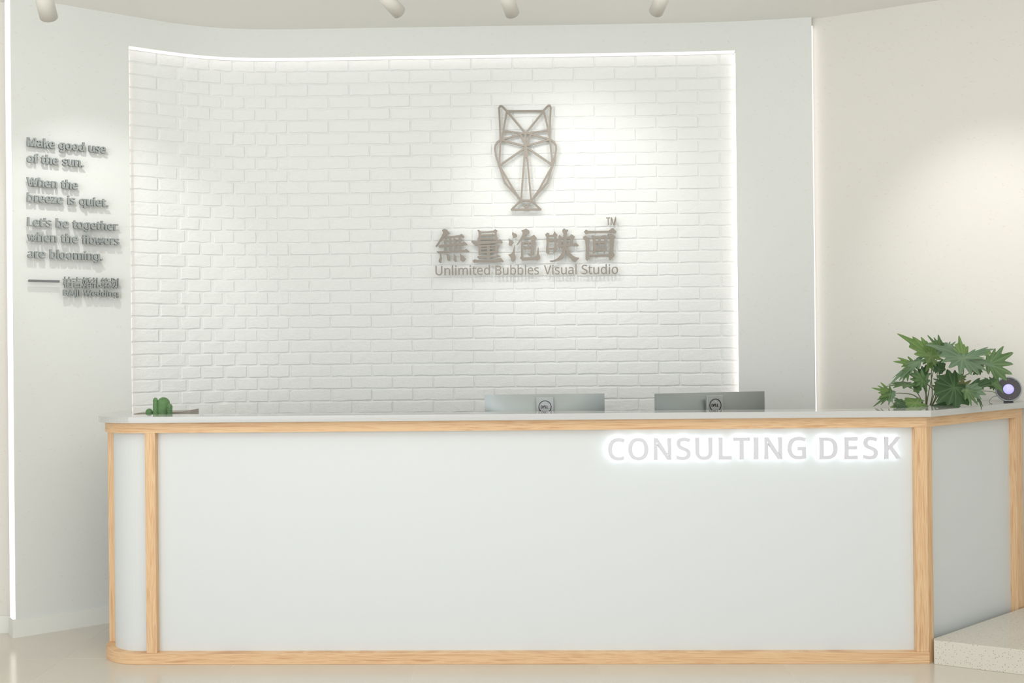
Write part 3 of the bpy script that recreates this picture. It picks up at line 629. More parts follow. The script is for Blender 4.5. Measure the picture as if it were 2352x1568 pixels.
for (txt, a, b, c, d), lab in zip(q_lines, q_lab):
    s, h = hit(a, b); t = tag(empty('wall_lettering', cpt(s, 0, h)), lab, 'lettering', 'lines of the quotation on the left wall')
    wall_line(txt, a, b, c, d, OFFQ, 19.0, 0.016, 0.0026, [M_quote, M_quote_side], t)
s, h = hit(143.5, 658); t = tag(empty('wall_lettering', cpt(s, 0, h)), 'small raised grey Chinese characters under the quotation', 'lettering', 'signature under the quotation')
wall_line('柏吉婚礼策划', 143.5, 657.5, 271.5, 661, OFFQ, 21, 0.014, 0.0010, [M_quote, M_quote_side], t, name='character', cap=0.80)
s, h = hit(143.5, 678); t = tag(empty('wall_lettering', cpt(s, 0, h)), 'small raised grey letters reading BAIJI Wedding', 'lettering', 'signature under the quotation')
wall_line('BAIJI Wedding', 143.8, 677.9, 270.5, 682, OFFQ, 13.2, 0.014, 0.0016, [M_quote, M_quote_side], t)
s0, h0 = hit(61.5, 645); s1, h1 = hit(132.5, 647.2)
bm = bmesh.new(); add_box(bm, (0, -0.007, 0), (s1 - s0, 0.014, 0.0115), 0.0008)
o = link('wall_dash', bm_mesh('wall_dash', bm), M_quote_side, None, mw=frame_at((s0 + s1) / 2, OFFQ, (h0 + h1) / 2))
tag(o, 'grey horizontal bar mounted left of the small Chinese characters', 'lettering')

# company name in English on the bricks
OFFS = -RB + 0.042
for txt, xl, yl, xr, yr in (('Unlimited', 1000.5, 631.7, 1125.5, 631), ('Bubbles', 1138, 630.9, 1238, 630.2), ('Visual', 1249.5, 630, 1324.5, 629.6), ('Studio', 1336, 629.4, 1419.6, 628.7)):
    if txt == 'Unlimited':
        s, h = hit(1000.5, 631); t = tag(empty('wall_lettering', cpt(s, 0, h)), 'thin metal letters reading Unlimited Bubbles Visual Studio on the bricks', 'lettering')
    wall_line(txt, xl, yl, xr, yr, OFFS, 21.2, 0.008, 0.0004, [M_letter], t)
s, h = hit(1392, 517); t = tag(empty('wall_lettering', cpt(s, 0, h)), 'tiny metal letters TM above the last big character', 'lettering')
wall_line('TM', 1392.2, 516.8, 1415.3, 516.6, OFFS, 17.2, 0.008, 0.0006, [M_letter], t)

# five large traced characters
CH = {}
CH['wu'] = (1000, 520, 17.425, [
 [(360,95),(480,130),(495,175),(580,250),(545,300),(480,315),(410,385),(320,470),(180,640),(100,760),(30,830),(5,780),(100,640),(240,400),(300,280),(300,230),(262,160),(290,120)],
 [(360,460),(390,400),(430,385),(600,385),(760,370),(960,345),(1050,290),(1165,405),(1125,455),(990,432),(760,440),(540,460),(380,485)],
 [(105,780),(160,735),(350,718),(560,705),(940,665),(1060,650),(1140,605),(1240,655),(1295,735),(1260,745),(1020,755),(740,765),(560,775),(430,800),(215,825),(160,850)],
 [(35,990),(360,985),(740,960),(1150,940),(1240,890),(1365,1000),(1340,1022),(1020,1015),(720,1025),(440,1045),(120,1085)],
 [(335,560),(415,505),(470,535),(440,600),(435,720),(445,1000),(350,1000),(360,720),(335,620)],
 [(545,440),(600,440),(625,500),(610,700),(630,990),(560,990),(560,700)],
 [(715,430),(765,460),(850,530),(830,560),(825,990),(745,990),(745,700)],
 [(925,420),(985,430),(1050,485),(1025,600),(1020,960),(945,960),(940,700)],
 [(175,1060),(215,1060),(260,1270),(235,1400),(240,1440),(205,1460),(145,1435),(122,1380),(180,1230)],
 [(435,1065),(580,1160),(608,1320),(600,1360),(550,1385),(485,1365),(465,1300)],
 [(718,1065),(835,1200),(835,1310),(858,1385),(820,1412),(770,1400),(715,1340),(740,1220)],
 [(980,1080),(1030,1130),(1130,1175),(1165,1240),(1225,1290),(1165,1380),(1095,1415),(990,1350),(995,1220),(970,1110)]])
CH['liang'] = (1080, 520, 17.425, [
 [(325,120),(425,190),(435,260),(425,430),(430,540),(335,585),(285,530),(300,455),(330,430),(335,290),(320,210),(285,165)],
 [(1000,100),(1100,170),(1060,210),(1060,400),(1115,455),(1060,545),(980,540),(970,400),(975,240),(925,165)],
 [(425,200),(640,195),(930,165),(1000,240),(860,240),(640,250),(425,270)],
 [(425,318),(850,300),(915,275),(970,340),(940,375),(425,385)],
 [(420,470),(700,458),(980,452),(1000,530),(700,530),(400,535)],
 [(35,610),(95,540),(200,585),(400,585),(700,570),(1050,555),(1185,505),(1255,545),(1310,635),(1250,685),(1150,655),(700,695),(350,720),(230,765),(160,730)],
 [(310,720),(420,735),(430,1080),(370,1150),(335,1130),(330,900),(310,760)],
 [(1040,680),(1165,775),(1115,830),(1115,990),(1135,1025),(1040,1110),(980,1040),(1000,900),(1000,740)],
 [(350,745),(1060,730),(1080,790),(400,820)],
 [(400,850),(1020,835),(1020,890),(400,935)],
 [(400,1000),(1060,975),(1030,1045),(660,1060),(450,1090)],
 [(680,735),(785,735),(785,1400),(665,1400),(665,1100)],
 [(270,1220),(330,1175),(640,1185),(1020,1160),(1080,1115),(1215,1190),(1190,1215),(785,1250),(400,1275),(360,1300)],
 [(95,1360),(180,1305),(270,1340),(640,1330),(900,1320),(1120,1265),(1235,1255),(1345,1395),(1310,1425),(900,1410),(400,1415),(130,1450)]])
CH['pao'] = (1160, 515, 16.5, [
 [(290,280),(345,335),(405,350),(465,410),(450,485),(380,500),(320,525),(298,500),(295,450),(262,385),(270,330)],
 [(135,545),(160,545),(290,630),(335,690),(220,825),(135,770),(150,670)],
 [(372,775),(382,800),(370,1090),(412,1280),(340,1395),(290,1415),(230,1390),(215,1270),(120,1145),(220,1120),(290,1040),(330,880)],
 [(800,155),(925,245),(930,335),(820,390),(740,450),(640,590),(520,730),(440,800),(430,780),(560,570),(650,410),(665,310),(612,230),(690,210)],
 [(640,590),(700,500),(950,480),(1100,395),(1205,520),(1120,720),(1110,1010),(1125,1085),(965,1225),(825,1115),(960,1090),(980,800),(990,555),(680,560)],
 [(615,625),(690,665),(695,1250),(700,1310),(680,1390),(560,1280),(600,1200),(605,900)],
 [(660,665),(790,640),(835,605),(920,665),(985,660),(985,720),(690,730)],
 [(850,700),(925,700),(925,930),(850,940)],
 [(690,870),(850,860),(930,850),(930,935),(690,940)],
 [(690,1250),(1130,1240),(1190,1180),(1215,1080),(1240,890),(1260,875),(1280,900),(1285,1130),(1330,1210),(1330,1300),(1230,1370),(1130,1345),(700,1370),(660,1350)]])
CH['ying'] = (1245, 515, 16.5, [
 [(200,310),(280,345),(265,400),(250,450),(245,960),(300,1025),(250,1120),(225,1130),(150,1060),(150,940),(170,700),(160,480),(115,385)],
 [(455,265),(475,270),(595,410),(545,470),(540,700),(550,880),(575,940),(540,1020),(440,1100),(430,1080),(430,900),(460,850),(465,650),(465,470),(430,440),(440,340)],
 [(250,405),(400,395),(450,330),(480,470),(330,470),(230,495)],
 [(240,565),(380,545),(430,555),(435,600),(400,645),(240,660)],
 [(240,895),(480,885),(470,950),(240,955)],
 [(840,145),(900,200),(975,200),(1000,240),(940,295),(935,700),(930,860),(890,1000),(870,1150),(820,1260),(720,1340),(560,1400),(400,1430),(320,1420),(290,1390),(330,1370),(440,1360),(600,1270),(710,1150),(760,1020),(790,860),(815,700),(810,350),(765,270),(770,210)],
 [(660,395),(740,475),(720,560),(725,800),(740,860),(650,895),(580,800),(610,750),(625,600),(622,450)],
 [(700,480),(780,485),(1030,462),(1110,370),(1250,465),(1180,600),(1185,800),(1065,800),(1060,545),(940,545),(720,560)],
 [(610,780),(740,770),(1060,745),(1210,735),(1280,700),(1395,790),(1360,840),(1280,825),(1100,822),(920,830),(750,865),(640,890)],
 [(940,850),(970,870),(1080,1090),(1160,1180),(1270,1245),(1415,1270),(1390,1310),(1280,1420),(1190,1415),(1130,1370),(1100,1310),(970,1190),(920,1040),(880,960)]])
CH['hua'] = (1335, 490, 13.067, [
 [(145,480),(210,520),(500,522),(820,515),(945,430),(1070,545),(1030,600),(930,583),(500,585),(220,600),(145,628),(80,548)],
 [(130,660),(240,740),(265,830),(240,900),(245,1370),(175,1420),(130,1370),(135,1000),(125,810),(65,770),(55,700)],
 [(240,1240),(850,1220),(850,1290),(240,1305)],
 [(800,605),(910,605),(1035,700),(980,790),(965,1140),(1000,1240),(990,1290),(880,1395),(840,1385),(825,1300),(850,1100),(855,720),(785,650)],
 [(345,645),(430,690),(435,740),(425,1090),(455,1130),(380,1215),(340,1190),(355,1000),(345,740),(300,690)],
 [(710,645),(780,715),(760,900),(770,1090),(700,1200),(660,1110),(690,1060),(700,760),(650,680)],
 [(420,685),(550,690),(700,650),(740,700),(720,760),(430,760)],
 [(420,830),(710,825),(710,900),(420,910)],
 [(430,1060),(700,1050),(690,1120),(450,1130)],
 [(515,700),(585,700),(578,1100),(520,1100)]])
def wall_poly(bm, pts, s0, z0, off, d, eps):
    """extrude an outline given in (s, z) wall coordinates; local frame of point (s0, z0)"""
    n = len(pts)
    a = [bm.verts.new((p[0] - s0, -eps, p[1] - z0)) for p in pts]
    b = [bm.verts.new((p[0] - s0, d, p[1] - z0)) for p in pts]
    bm.faces.new(a); bm.faces.new(b[::-1])
    for i in range(n): bm.faces.new((a[i], b[i], b[(i + 1) % n], a[(i + 1) % n]))
s, h = hit(1000, 600)
t5 = tag(empty('wall_lettering', cpt(s, 0, h)), 'five large brush style Chinese characters in brushed metal below the owl', 'lettering')
for key, (ox, oy, sc, polys) in CH.items():
    w = [[hit(ox + x / sc, oy + y / sc, OFFS) for (x, y) in pl] for pl in polys]
    s0 = sum(p[0] for pl in w for p in pl) / sum(len(pl) for pl in w); z0 = sum(p[1] for pl in w for p in pl) / sum(len(pl) for pl in w)
    bm = bmesh.new()
    for i, pl in enumerate(w): wall_poly(bm, pl, s0, z0, OFFS, 0.008, 0.00008 * i)
    o = link('character', bm_mesh('character', bm), M_letter, t5)
    o.matrix_basis = t5.matrix_basis.inverted() @ frame_at(s0, OFFS, z0)

# owl emblem made of metal bars
OW = [
 [(268,545),(257,300),(250,150),(262,128),(278,124),(305,145),(355,200)],
 [(880,545),(885,300),(892,150),(884,122),(868,118),(845,135),(800,185)],
 [(345,200),(283,545)], [(808,195),(845,350),(882,545)],
 [(345,188),(800,185)], [(352,195),(575,460)], [(805,190),(585,460)],
 [(310,435),(515,462)], [(855,428),(640,458)], [(505,466),(655,464)],
 [(285,545),(515,478)], [(880,540),(640,472)], [(512,470),(578,605)], [(650,470),(590,605)], [(577,460),(578,640)],
 [(285,552),(570,622)], [(880,545),(600,615)],
 [(268,548),(230,575),(205,615),(197,660),(215,750),(248,860),(322,1080),(520,1290)],
 [(895,548),(935,575),(957,620),(960,670),(945,750),(918,850),(850,1080),(655,1290)],
 [(270,545),(253,850)], [(882,545),(913,850)],
 [(250,868),(575,645)], [(920,862),(600,645)],
 [(250,860),(430,1165),(518,1295)], [(918,860),(745,1170),(655,1295)],
 [(572,650),(524,1295)], [(590,650),(648,1295)], [(582,600),(582,760)],
 [(520,1300),(652,1300)], [(520,1298),(407,1412)], [(650,1298),(765,1410)], [(405,1413),(768,1410)], [(520,1300),(590,1405)], [(652,1300),(590,1405)]]
s0, z0 = hit(1207, 365, OFFS)
owl = tag(empty('owl_emblem', cpt(s0, 0, z0)), 'geometric owl outline of brushed metal bars above the Chinese characters', 'emblem')
bm = bmesh.new(); idx = 0
for ln in OW:
    W = [hit(1100 + x / 5.409, 220 + y / 5.409, OFFS) for x, y in ln]
    for a, b in zip(W, W[1:]):
        a = Vector(a); b = Vector(b); d = (b - a).normalized(); n = Vector((-d.y, d.x)) * 0.0051; e = d * 0.0022
        wall_poly(bm, [a - n - e, b - n + e, b + e * 2.0, b + n + e, a + n - e, a - e * 2.0], s0, z0, OFFS, 0.008, 0.00006 * idx); idx += 1
o = link('frame', bm_mesh('frame', bm), M_letter, owl); o.matrix_basis = owl.matrix_basis.inverted() @ frame_at(s0, OFFS, z0)
for (x, y) in ((268, 545), (885, 545), (582, 640), (520, 1298), (652, 1298), (350, 192), (803, 190)):
    s, z = hit(1100 + x / 5.409, 220 + y / 5.409, OFFS)
    a = cpt(s, OFFS - 0.006, z); b = cpt(s, -RB - 0.002, z)
    p = tube('standoff', [a - owl.location, b - owl.location], 0.003, M_letter, owl, 8)

# ------------------------------------------------------------------ reception desk
U = Vector((3.434, -0.103)).normalized(); NO = Vector((U.y, -U.x))          # NO: toward the viewer
T_ = Vector((-1.680, 4.759)); C_ = Vector((1.798, 4.655)); RAD = 0.20
AC = T_ - NO * RAD
SD = Vector((0.772, 0.636)).normalized(); SN = Vector((SD.y, -SD.x))         # side direction, side outward normal
TEND = 0.886
def isect(p, d, q, e):
    den = d.x * e.y - d.y * e.x; w = q - p
    t = (w.x * e.y - w.y * e.x) / den; return p + d * t
def path(off, yback=0.30, tend=TEND, arc=14, offs=None):
    offs = off if offs is None else offs
    L = AC - U * (RAD + off)
    pts = [L - NO * yback]
    for i in range(arc + 1):
        a = PI / 2 * i / arc
        pts.append(AC + (-U * math.cos(a) + NO * math.sin(a)) * (RAD + off))
    c = isect(T_ + NO * off, U, C_ + SN * offs, SD)
    pts.append(c); pts.append(C_ + SN * offs + SD * tend)
    return pts
desk = tag(empty('reception_desk', (0.0, 4.9, 0)), 'long white panelled reception desk framed in pale pine with a rounded left end', 'desk')
def dobj(name, pts, z0, z1, m, bevel=0.0):
    o = prism_obj(name, [(p[0], p[1] - 4.9) for p in pts], z0, z1, m, desk, bevel); return o
def bandp(o0, o1, **kw):
    a = path(o0, **kw); b = path(o1, **kw); return a, b
HD = 1.1; TOPU = 1.072; RAILB = 1.026; BR = 0.05; REC = 0.036
# bottom rail: arc + front
a, b = bandp(0.004, -0.09, yback=0.08)
dobj('bottom_rail', a[:-1] + b[:-1][::-1], 0, BR, M_woodx, 0.0015)
# top rail arc + front
a, b = bandp(0.0, -0.055, yback=0.30)
dobj('top_rail', a[:-1] + b[:-1][::-1], RAILB, TOPU, M_woodx)
pa = path(0.0); pb = path(-0.055)
rot_side = Matrix.Rotation(math.atan2(SD.y, SD.x), 4, 'Z')
def side_obj(name, t0, t1, o0, o1, z0, z1, m, bevel=0.001):
    """a piece of the angled side, built in its own axes so that the grain follows it"""
    bm = bmesh.new(); w = t1 - t0
    add_box(bm, (w / 2, (o0 + o1) / 2 * -1, (z0 + z1) / 2), (w, abs(o1 - o0), z1 - z0), bevel)
    o = link(name, bm_mesh(name, bm), m, desk)
    q = C_ + SD * t0
    o.matrix_basis = Matrix.Translation((q.x, q.y - 4.9, 0)) @ rot_side
    return o
side_obj('top_rail', 0.0005, TEND, 0.0, -0.055, RAILB, TOPU, M_woodx)
# posts
def post(p, u, w, d, z0, z1, name='post'):
    """post with its front-left corner at p, running w along u and d inward"""
    n = Vector((u.y, -u.x)); bm = bmesh.new()
    q = [p, p + u * w, p + u * w - n * d, p - n * d]
    return dobj(name, q, z0, z1, M_woodz, 0.0012)
post(AC - U * RAD + NO * 0.012, U, 0.045, 0.05, BR, RAILB)
post(T_ + U * 0.044, U, 0.046, 0.055, BR, RAILB)
ci = isect(C_ - NO * 0.06, U, C_ - SN * 0.06, SD)
dobj('post', [C_ - U * 0.052, C_, C_ + SD * 0.042, C_ + SD * 0.042 - SN * 0.05, ci, C_ - U * 0.052 - NO * 0.05], BR, RAILB, M_woodz, 0.0012)
dobj('post', [C_ + SD * 0.0 - SN * 0.001, C_ + SD * 0.042 - SN * 0.001, C_ + SD * 0.042 - SN * 0.05, ci], 0, BR, M_woodz)
side_obj('post', TEND - 0.062, TEND - 0.002, 0.0, -0.05, 0.0, RAILB, M_woodz)
# panels
fp = [T_ + U * 0.06 - NO * REC, C_ - U * 0.05 - NO * REC, C_ - U * 0.05 - NO * (REC + 0.012), T_ + U * 0.06 - NO * (REC + 0.012)]
dobj('front_panel', fp, BR, RAILB, M_panel)
a = path(-REC, yback=-0.0, arc=18)[1:20]; b = path(-REC - 0.012, yback=-0.0, arc=18)[1:20]
cp = dobj('curved_panel', a + [T_ + U * 0.06 - NO * REC, T_ + U * 0.06 - NO * (REC + 0.012)] + b[::-1], BR, RAILB, M_panel)
o = side_obj('side_panel', 0.03, TEND - 0.05, -REC, -REC - 0.012, 0.0, RAILB, M_panel, 0)
# carcass behind and the lower work surface
a, b = bandp(-0.056, -0.078, yback=0.30)
dobj('inner_panel', a[1:] + b[1:][::-1], 0.0, TOPU, M_panel)
dobj('work_surface', [(-1.795, 4.90), (1.72, 4.80), (2.24, 5.23), (2.0, 5.42), (-1.795, 5.48)], 0.73, 0.76, M_counter)
for x in (-1.2, 0.2, 1.5):
    dobj('support_panel', [(x, 4.95), (x + 0.02, 4.95), (x + 0.02, 5.42), (x, 5.42)], 0.0, 0.73, M_panel)
# countertop (a slab of its own)
ov = 0.027
outer = path(ov, yback=0.22, tend=TEND, arc=20)
wallhit = isect(C_ + SN * ov, SD, R0, rd) - SD * 0.004
outer[-1] = wallhit
Li = AC - U * (RAD - 0.028)
inner_corner = isect(Li, NO, T_ - NO * 0.145, U)
side_in = isect(T_ - NO * 0.145, U, C_ - SN * 0.16, SD)
side_end = isect(C_ - SN * 0.16, SD, R0, rd) - SD * 0.004
fi = isect(Vector((-1.742, 4.93)), Vector((-0.354, 1.0)), T_ - NO * 0.145, U)
inner = [side_end, side_in, fi, Vector((-1.838, 5.17))]
ct = prism_obj('countertop', [(p[0], p[1] - 4.9) for p in outer + inner], 0, HD - TOPU, M_counter, None, 0.0015)
ct.location = (0, 4.9, TOPU)
tag(ct, 'polished white stone countertop running the length of the reception desk', 'countertop')

# backlit sign on the front panel
sg0 = at(1396.6, 1056, 4.7); n_off = 0.0
PP = T_ - NO * REC                           # point on the panel plane
def panel_hit(px, py, off):
    d = ray(px, py); o = Vector((0, 0)); q = T_ - NO * (REC - off)
    den = d.x * U.y - d.y * U.x
    t = (q.x * U.y - q.y * U.x) / den
    P = d * t; return Vector((P.x, P.y, EYE + P.z))
sign = empty('desk_sign', panel_hit(1396, 1056, 0)); tag(sign, 'large white backlit letters reading CONSULTING DESK on the desk front', 'sign')
OFFD = 0.022
for txt, xl, yl, xr, yr in (('CONSULTING', 1396.8, 1055.6, 1850.6, 1054.2), ('DESK', 1882.5, 1053.9, 2068.3, 1053.3)):
    A = panel_hit(xl, yl, OFFD); B = panel_hit(xr, yr, OFFD); Tp = panel_hit((xl + xr) / 2, (yl + yr) / 2 - 50.0, OFFD); Bm = panel_hit((xl + xr) / 2, (yl + yr) / 2, OFFD)
    zz = (A.z + B.z) / 2; size = (Tp.z - Bm.z - 0.0045) / CAPN
    def pl(u, A=A, zz=zz):
        m = Matrix.Identity(4); Bk = -NO
        for i, (a_, b_, c_) in enumerate(((U.x, Bk.x, 0), (U.y, Bk.y, 0), (0, 0, 1))): m[i][0], m[i][1], m[i][2] = a_, b_, c_
        m[0][3] = A.x + U.x * u; m[1][3] = A.y + U.y * u; m[2][3] = zz + 0.0022; return m
    lay_text(txt, pl, (B - A).length, size, 0.009, 0.0028, [M_sign, M_signside], sign, natural=0.98, halo=(0.003, 0.0045, M_halo))

# ------------------------------------------------------------------ stone platform on the right
Pn = Vector((2.14 - 1.814, 4.477 - 4.648)).normalized()
A0 = C_ + SD * 0.044 + SN * 0.002; A0 = Vector((1.816, 4.646))
A1 = A0 + Pn * 2.3
w0 = isect(C_ + SN * 0.004, SD, R0, rd) - SD * 0.01
w1 = w0 + rd * 2.35
plat = prism_obj('stone_platform', [A0, A1, w1 - rn * 0.02, w0 - rn * 0.012, C_ + SN * 0.004 + SD * 0.03], 0, 0.104, M_step, None, 0.002)
tag(plat, 'low speckled terrazzo step platform beside the right end of the desk', 'platform')

# ------------------------------------------------------------------ monitors
def ring_mesh(name, r, w, d, seg=40):
    bm = bmesh.new()
    lathe(bm, [(r - w / 2, 0), (r + w / 2, 0), (r + w / 2, d), (r - w / 2, d), (r - w / 2, 0)], seg)
    return bm_mesh(name, bm, False)
def monitor(px, pyt, Y, yaw, label, tilt_px=0):
    c = at(px, pyt, Y); W, H, D = 0.562, 0.335, 0.022
    t = tag(empty('monitor', (c.x, c.y, 0.7605), yaw), label, 'monitor', 'monitors behind the desk')
    top = c.z - 0.7605
    # screen side faces away (+y); shell toward the viewer (-y)
    bm = bmesh.new(); add_box(bm, (0, 0.010, top - H / 2), (W - 0.012, 0.010, H - 0.008), 0.001)
    link('screen', bm_mesh('screen', bm), M_mon_dark, t)
    NX, NZ = 28, 18; vs = []; fs = []; zc = top - H / 2
    for j in range(NZ + 1):
        for i in range(NX + 1):
            u = 2 * i / NX - 1; v = 2 * j / NZ - 1
            vs.append((u * W / 2, 0.003 - 0.036 * (1 - abs(u) ** 2.4) * (1 - abs(v) ** 2.0), zc + v * H / 2))
    for j in range(NZ):
        for i in range(NX):
            q = j * (NX + 1) + i; fs.append((q, q + 1, q + NX + 2, q + NX + 1))
    me = mesh('back_shell', vs, fs, True)
    link('back_shell', me, M_mon, t)
    bm = bmesh.new(); add_box(bm, (0, -0.042, (top - 0.012) / 2 + 0.006), (0.084, 0.016, top - 0.012 - 0.012), 0.003)
    st = link('stand', bm_mesh('stand', bm), M_plate, t)
    bm = bmesh.new(); add_box(bm, (0, -0.02, 0.006), (0.24, 0.18, 0.012), 0.003)
    link('foot', bm_mesh('foot', bm), M_plate, t)
    lz = top - 0.057
    rg = ring_mesh('logo_ring', 0.0285, 0.0034, 0.0015)
    link('logo_ring', rg, M_logo, st, mw=Matrix.Translation((0, -0.0502, lz)) @ Matrix.Rotation(PI / 2, 4, 'X'))
    x = -0.0205
    for ch in 'DELL':
        gm, adv = glyph_mesh(ch, 0.0205, 0.0225, 0.0012, 0.0007, 0, [M_logo])
        xm = sum(v.co.x for v in gm.vertices) / len(gm.vertices)
        for v in gm.vertices: v.co.x -= xm; v.co.z -= 0.0064
        r = Matrix.Rotation(0.7 if ch == 'E' else 0, 4, 'Y')
        link('logo_letter', gm, None, st, mw=Matrix.Translation((x + xm, -0.0502, lz)) @ r)
        x += adv * 0.92
    return t
monitor(1250.8, 904.8, 5.02, 0.0, 'grey monitor seen from behind, left of the two over the counter')
monitor(1632, 901.0, 5.02, math.radians(15), 'grey monitor seen from behind, right of the two, turned slightly')

# ------------------------------------------------------------------ cactus
def blob(bm, c, rx, ry, rz, bot=-1.0, seg=20, rings=14, lump=0.03, seed=0, lean=0):
    r_ = random.Random(seed); prev = None; rows = []
    for i in range(rings + 1):
        v = 1 - (1 - bot) * (1 - i / rings) ** 1.8
        v = min(max(v, -1), 1)
        dtop = (1 - v) * rz / rx                       # distance below the crown in radii
        rr = math.sqrt(max(0, 1 - (1 - min(dtop, 1)) ** 2)) if dtop < 1 else 1 - 0.10 * (v < 0) * v * v
        row = []
        for k in range(seg):
            a = 2 * PI * k / seg
            q = 1 + lump * math.sin(3 * a + seed) * 0.6 + lump * math.sin(5 * v * 3 + k * 0.9)
            row.append(bm.verts.new((c[0] + rx * rr * q * math.cos(a) + lean * (v + 1), c[1] + ry * rr * q * math.sin(a), c[2] + rz * v)))
        rows.append(row)
    for r1, r2 in zip(rows, rows[1:]):
        for k in range(seg): bm.faces.new((r1[k], r1[(k + 1) % seg], r2[(k + 1) % seg], r2[k]))
    bm.faces.new(rows[0][::-1]); bm.faces.new(rows[-1])
    return rows
def cactus_mat():
    m = mat('cactus_skin', srgb(96, 136, 84), 0.55); t = NT(m)
    n = t.n('ShaderNodeTexNoise'); n.inputs['Scale'].default_value = 22; n.inputs['Detail'].default_value = 3; t.l(t.coord((1, 1, 0.6)), n.inputs['Vector'])
    t.l(t.ramp(n.outputs[0], [(0.3, srgb(78, 112, 68)), (0.6, srgb(104, 146, 92))]), t.b.inputs['Base Color']); return m
M_cact = cactus_mat(); M_spine = mat('pale_areole', srgb(190, 200, 170), 0.8)
cc = at(366, 952, 5.06)
cact = tag(empty('cactus', (cc.x, 5.06, 0.7605)), 'green columnar cactus standing behind the left end of the counter', 'plant')
bm = bmesh.new(); lathe(bm, [(0, 0), (0.055, 0), (0.072, 0.10), (0.076, 0.10), (0.076, 0.118), (0.064, 0.118), (0.062, 0.105), (0, 0.105)], 28)
link('pot', bm_mesh('pot', bm, False), mat('clay_pot', srgb(205, 198, 188), 0.6), cact)
def px_blob(name, x0, x1, ytop, dy, seed, lean=0.0):
    A = at(x0, 940, 5.06 + dy); B = at(x1, 940, 5.06 + dy); Tt = at((x0 + x1) / 2, ytop, 5.06 + dy)
    top = Tt.z - 0.7605; base = 0.104
    bm = bmesh.new(); rz = (top - base) * 0.5
    rows = blob(bm, ((A.x + B.x) / 2 - cc.x, dy, top - rz), (B.x - A.x) / 2, (B.x - A.x) / 2 * 0.8, rz, seed=seed, rings=22)
    pts = [(v.co.copy(), v.normal.copy()) for row in rows[6:] for v in row[::2]]
    o = link(name, bm_mesh(name, bm, True), M_cact, cact)
    sm = bmesh.new(); r_ = random.Random(seed)
    for p, _ in pts:
        if r_.random() < 0.45:
            c = Vector(((A.x + B.x) / 2 - cc.x, dy, p.z)); n = (p - c); n = n.normalized() if n.length > 1e-5 else Vector((0, 0, 1))
            add_box(sm, p + n * 0.0006, (0.0016, 0.0016, 0.0016))
    sp = link('spines', bm_mesh('spines', sm), M_spine, o); sp['kind'] = 'stuff'
px_blob('stem', 361, 389.5, 912, 0.0, 1)
px_blob('stem', 351.5, 362.5, 913, -0.012, 2)
px_blob('stem', 384, 396, 927, -0.014, 3)
px_blob('stem', 334.5, 351, 938, 0.004, 4)
# low grey wedge shaped tray behind the cactus
A = at(306, 951, 5.14); B = at(437, 951, 5.14)
bm = bmesh.new()
prof = [(306, 950.0), (335, 947.5), (395, 946), (417, 945), (437, 942)]
fr = [at(x, y, 5.16) for x, y in prof]; zb = 0.7605
vf = [bm.verts.new((p.x, 5.16, p.z)) for p in fr]; vbk = [bm.verts.new((p.x, 5.30, p.z)) for p in fr]
lf = [bm.verts.new((p.x, 5.16, zb)) for p in fr]; lb = [bm.verts.new((p.x, 5.30, zb)) for p in fr]
for i in range(len(fr) - 1):
    bm.faces.new((lf[i], lf[i + 1], vf[i + 1], vf[i])); bm.faces.new((vf[i], vf[i + 1], vbk[i + 1], vbk[i]))
    bm.faces.new((vbk[i], vbk[i + 1], lb[i + 1], lb[i])); bm.faces.new((lb[i], lb[i + 1], lf[i + 1], lf[i]))
bm.faces.new((lf[0], vf[0], vbk[0], lb[0])); bm.faces.new((lf[-1], lb[-1], vbk[-1], vf[-1]))
o = link('desk_divider', bm_mesh('desk_divider', bm), mat('grey_divider', srgb(178, 170, 160), 0.6))
tag(o, 'low grey divider with a sloping top behind the cactus', 'divider')

# ------------------------------------------------------------------ leafy plant
def leaf_mat(name, dark, light):
    m = mat(name, dark, 0.42, spec=0.45); t = NT(m)
    at_ = t.n('ShaderNodeAttribute', attribute_name='vein')
    n = t.n('ShaderNodeTexNoise'); n.inputs['Scale'].default_value = 24; n.inputs['Detail'].default_value = 3; t.l(t.coord((1, 1, 1)), n.inputs['Vector'])
    base = t.mixc(n.outputs[0], tuple(c * 0.75 for c in dark[:3]) + (1,), tuple(min(1, c * 1.25) for c in dark[:3]) + (1,))
    t.l(t.mixc(t.math('MULTIPLY', at_.outputs['Fac'], 0.7), base, light), t.b.inputs['Base Color'])
    try: t.b.inputs['Transmission Weight'].default_value = 0.0
    except Exception: pass
    # thin leaf: part of the light passes through
    tr = t.n('ShaderNodeBsdfTranslucent'); tr.inputs[0].default_value = tuple(min(1, c * 1.5) for c in dark[:3]) + (1,)
    mx = t.n('ShaderNodeMixShader'); mx.inputs[0].default_value = 0.25
    outn = [x for x in t.nt.nodes if x.type == 'OUTPUT_MATERIAL'][0]
    t.l(t.b.outputs[0], mx.inputs[1]); t.l(tr.outputs[0], mx.inputs[2]); t.l(mx.outputs[0], outn.inputs[0])
    t.bump(at_.outputs['Fac'], 0.3, 0.002)
    return m
LM = {'b': leaf_mat('leaf_bright', srgb(112, 142, 82), srgb(165, 188, 125)),
      'm': leaf_mat('leaf_mid', srgb(92, 122, 78), srgb(148, 172, 122)),
      'g': leaf_mat('leaf_greyish', srgb(110, 138, 108), srgb(160, 180, 145)),
      'd': leaf_mat('leaf_dark', srgb(66, 93, 60), srgb(118, 146, 102)),
      'o': leaf_mat('leaf_olive', srgb(122, 128, 80), srgb(170, 165, 110))}
M_stem = mat('green_stem', srgb(120, 132, 92), 0.5)
pc = Vector((1.985, 5.18))
plant = tag(empty('leafy_plant', (pc.x, pc.y, 0.7605)), 'bushy green split leaf plant behind the right corner of the counter', 'plant')
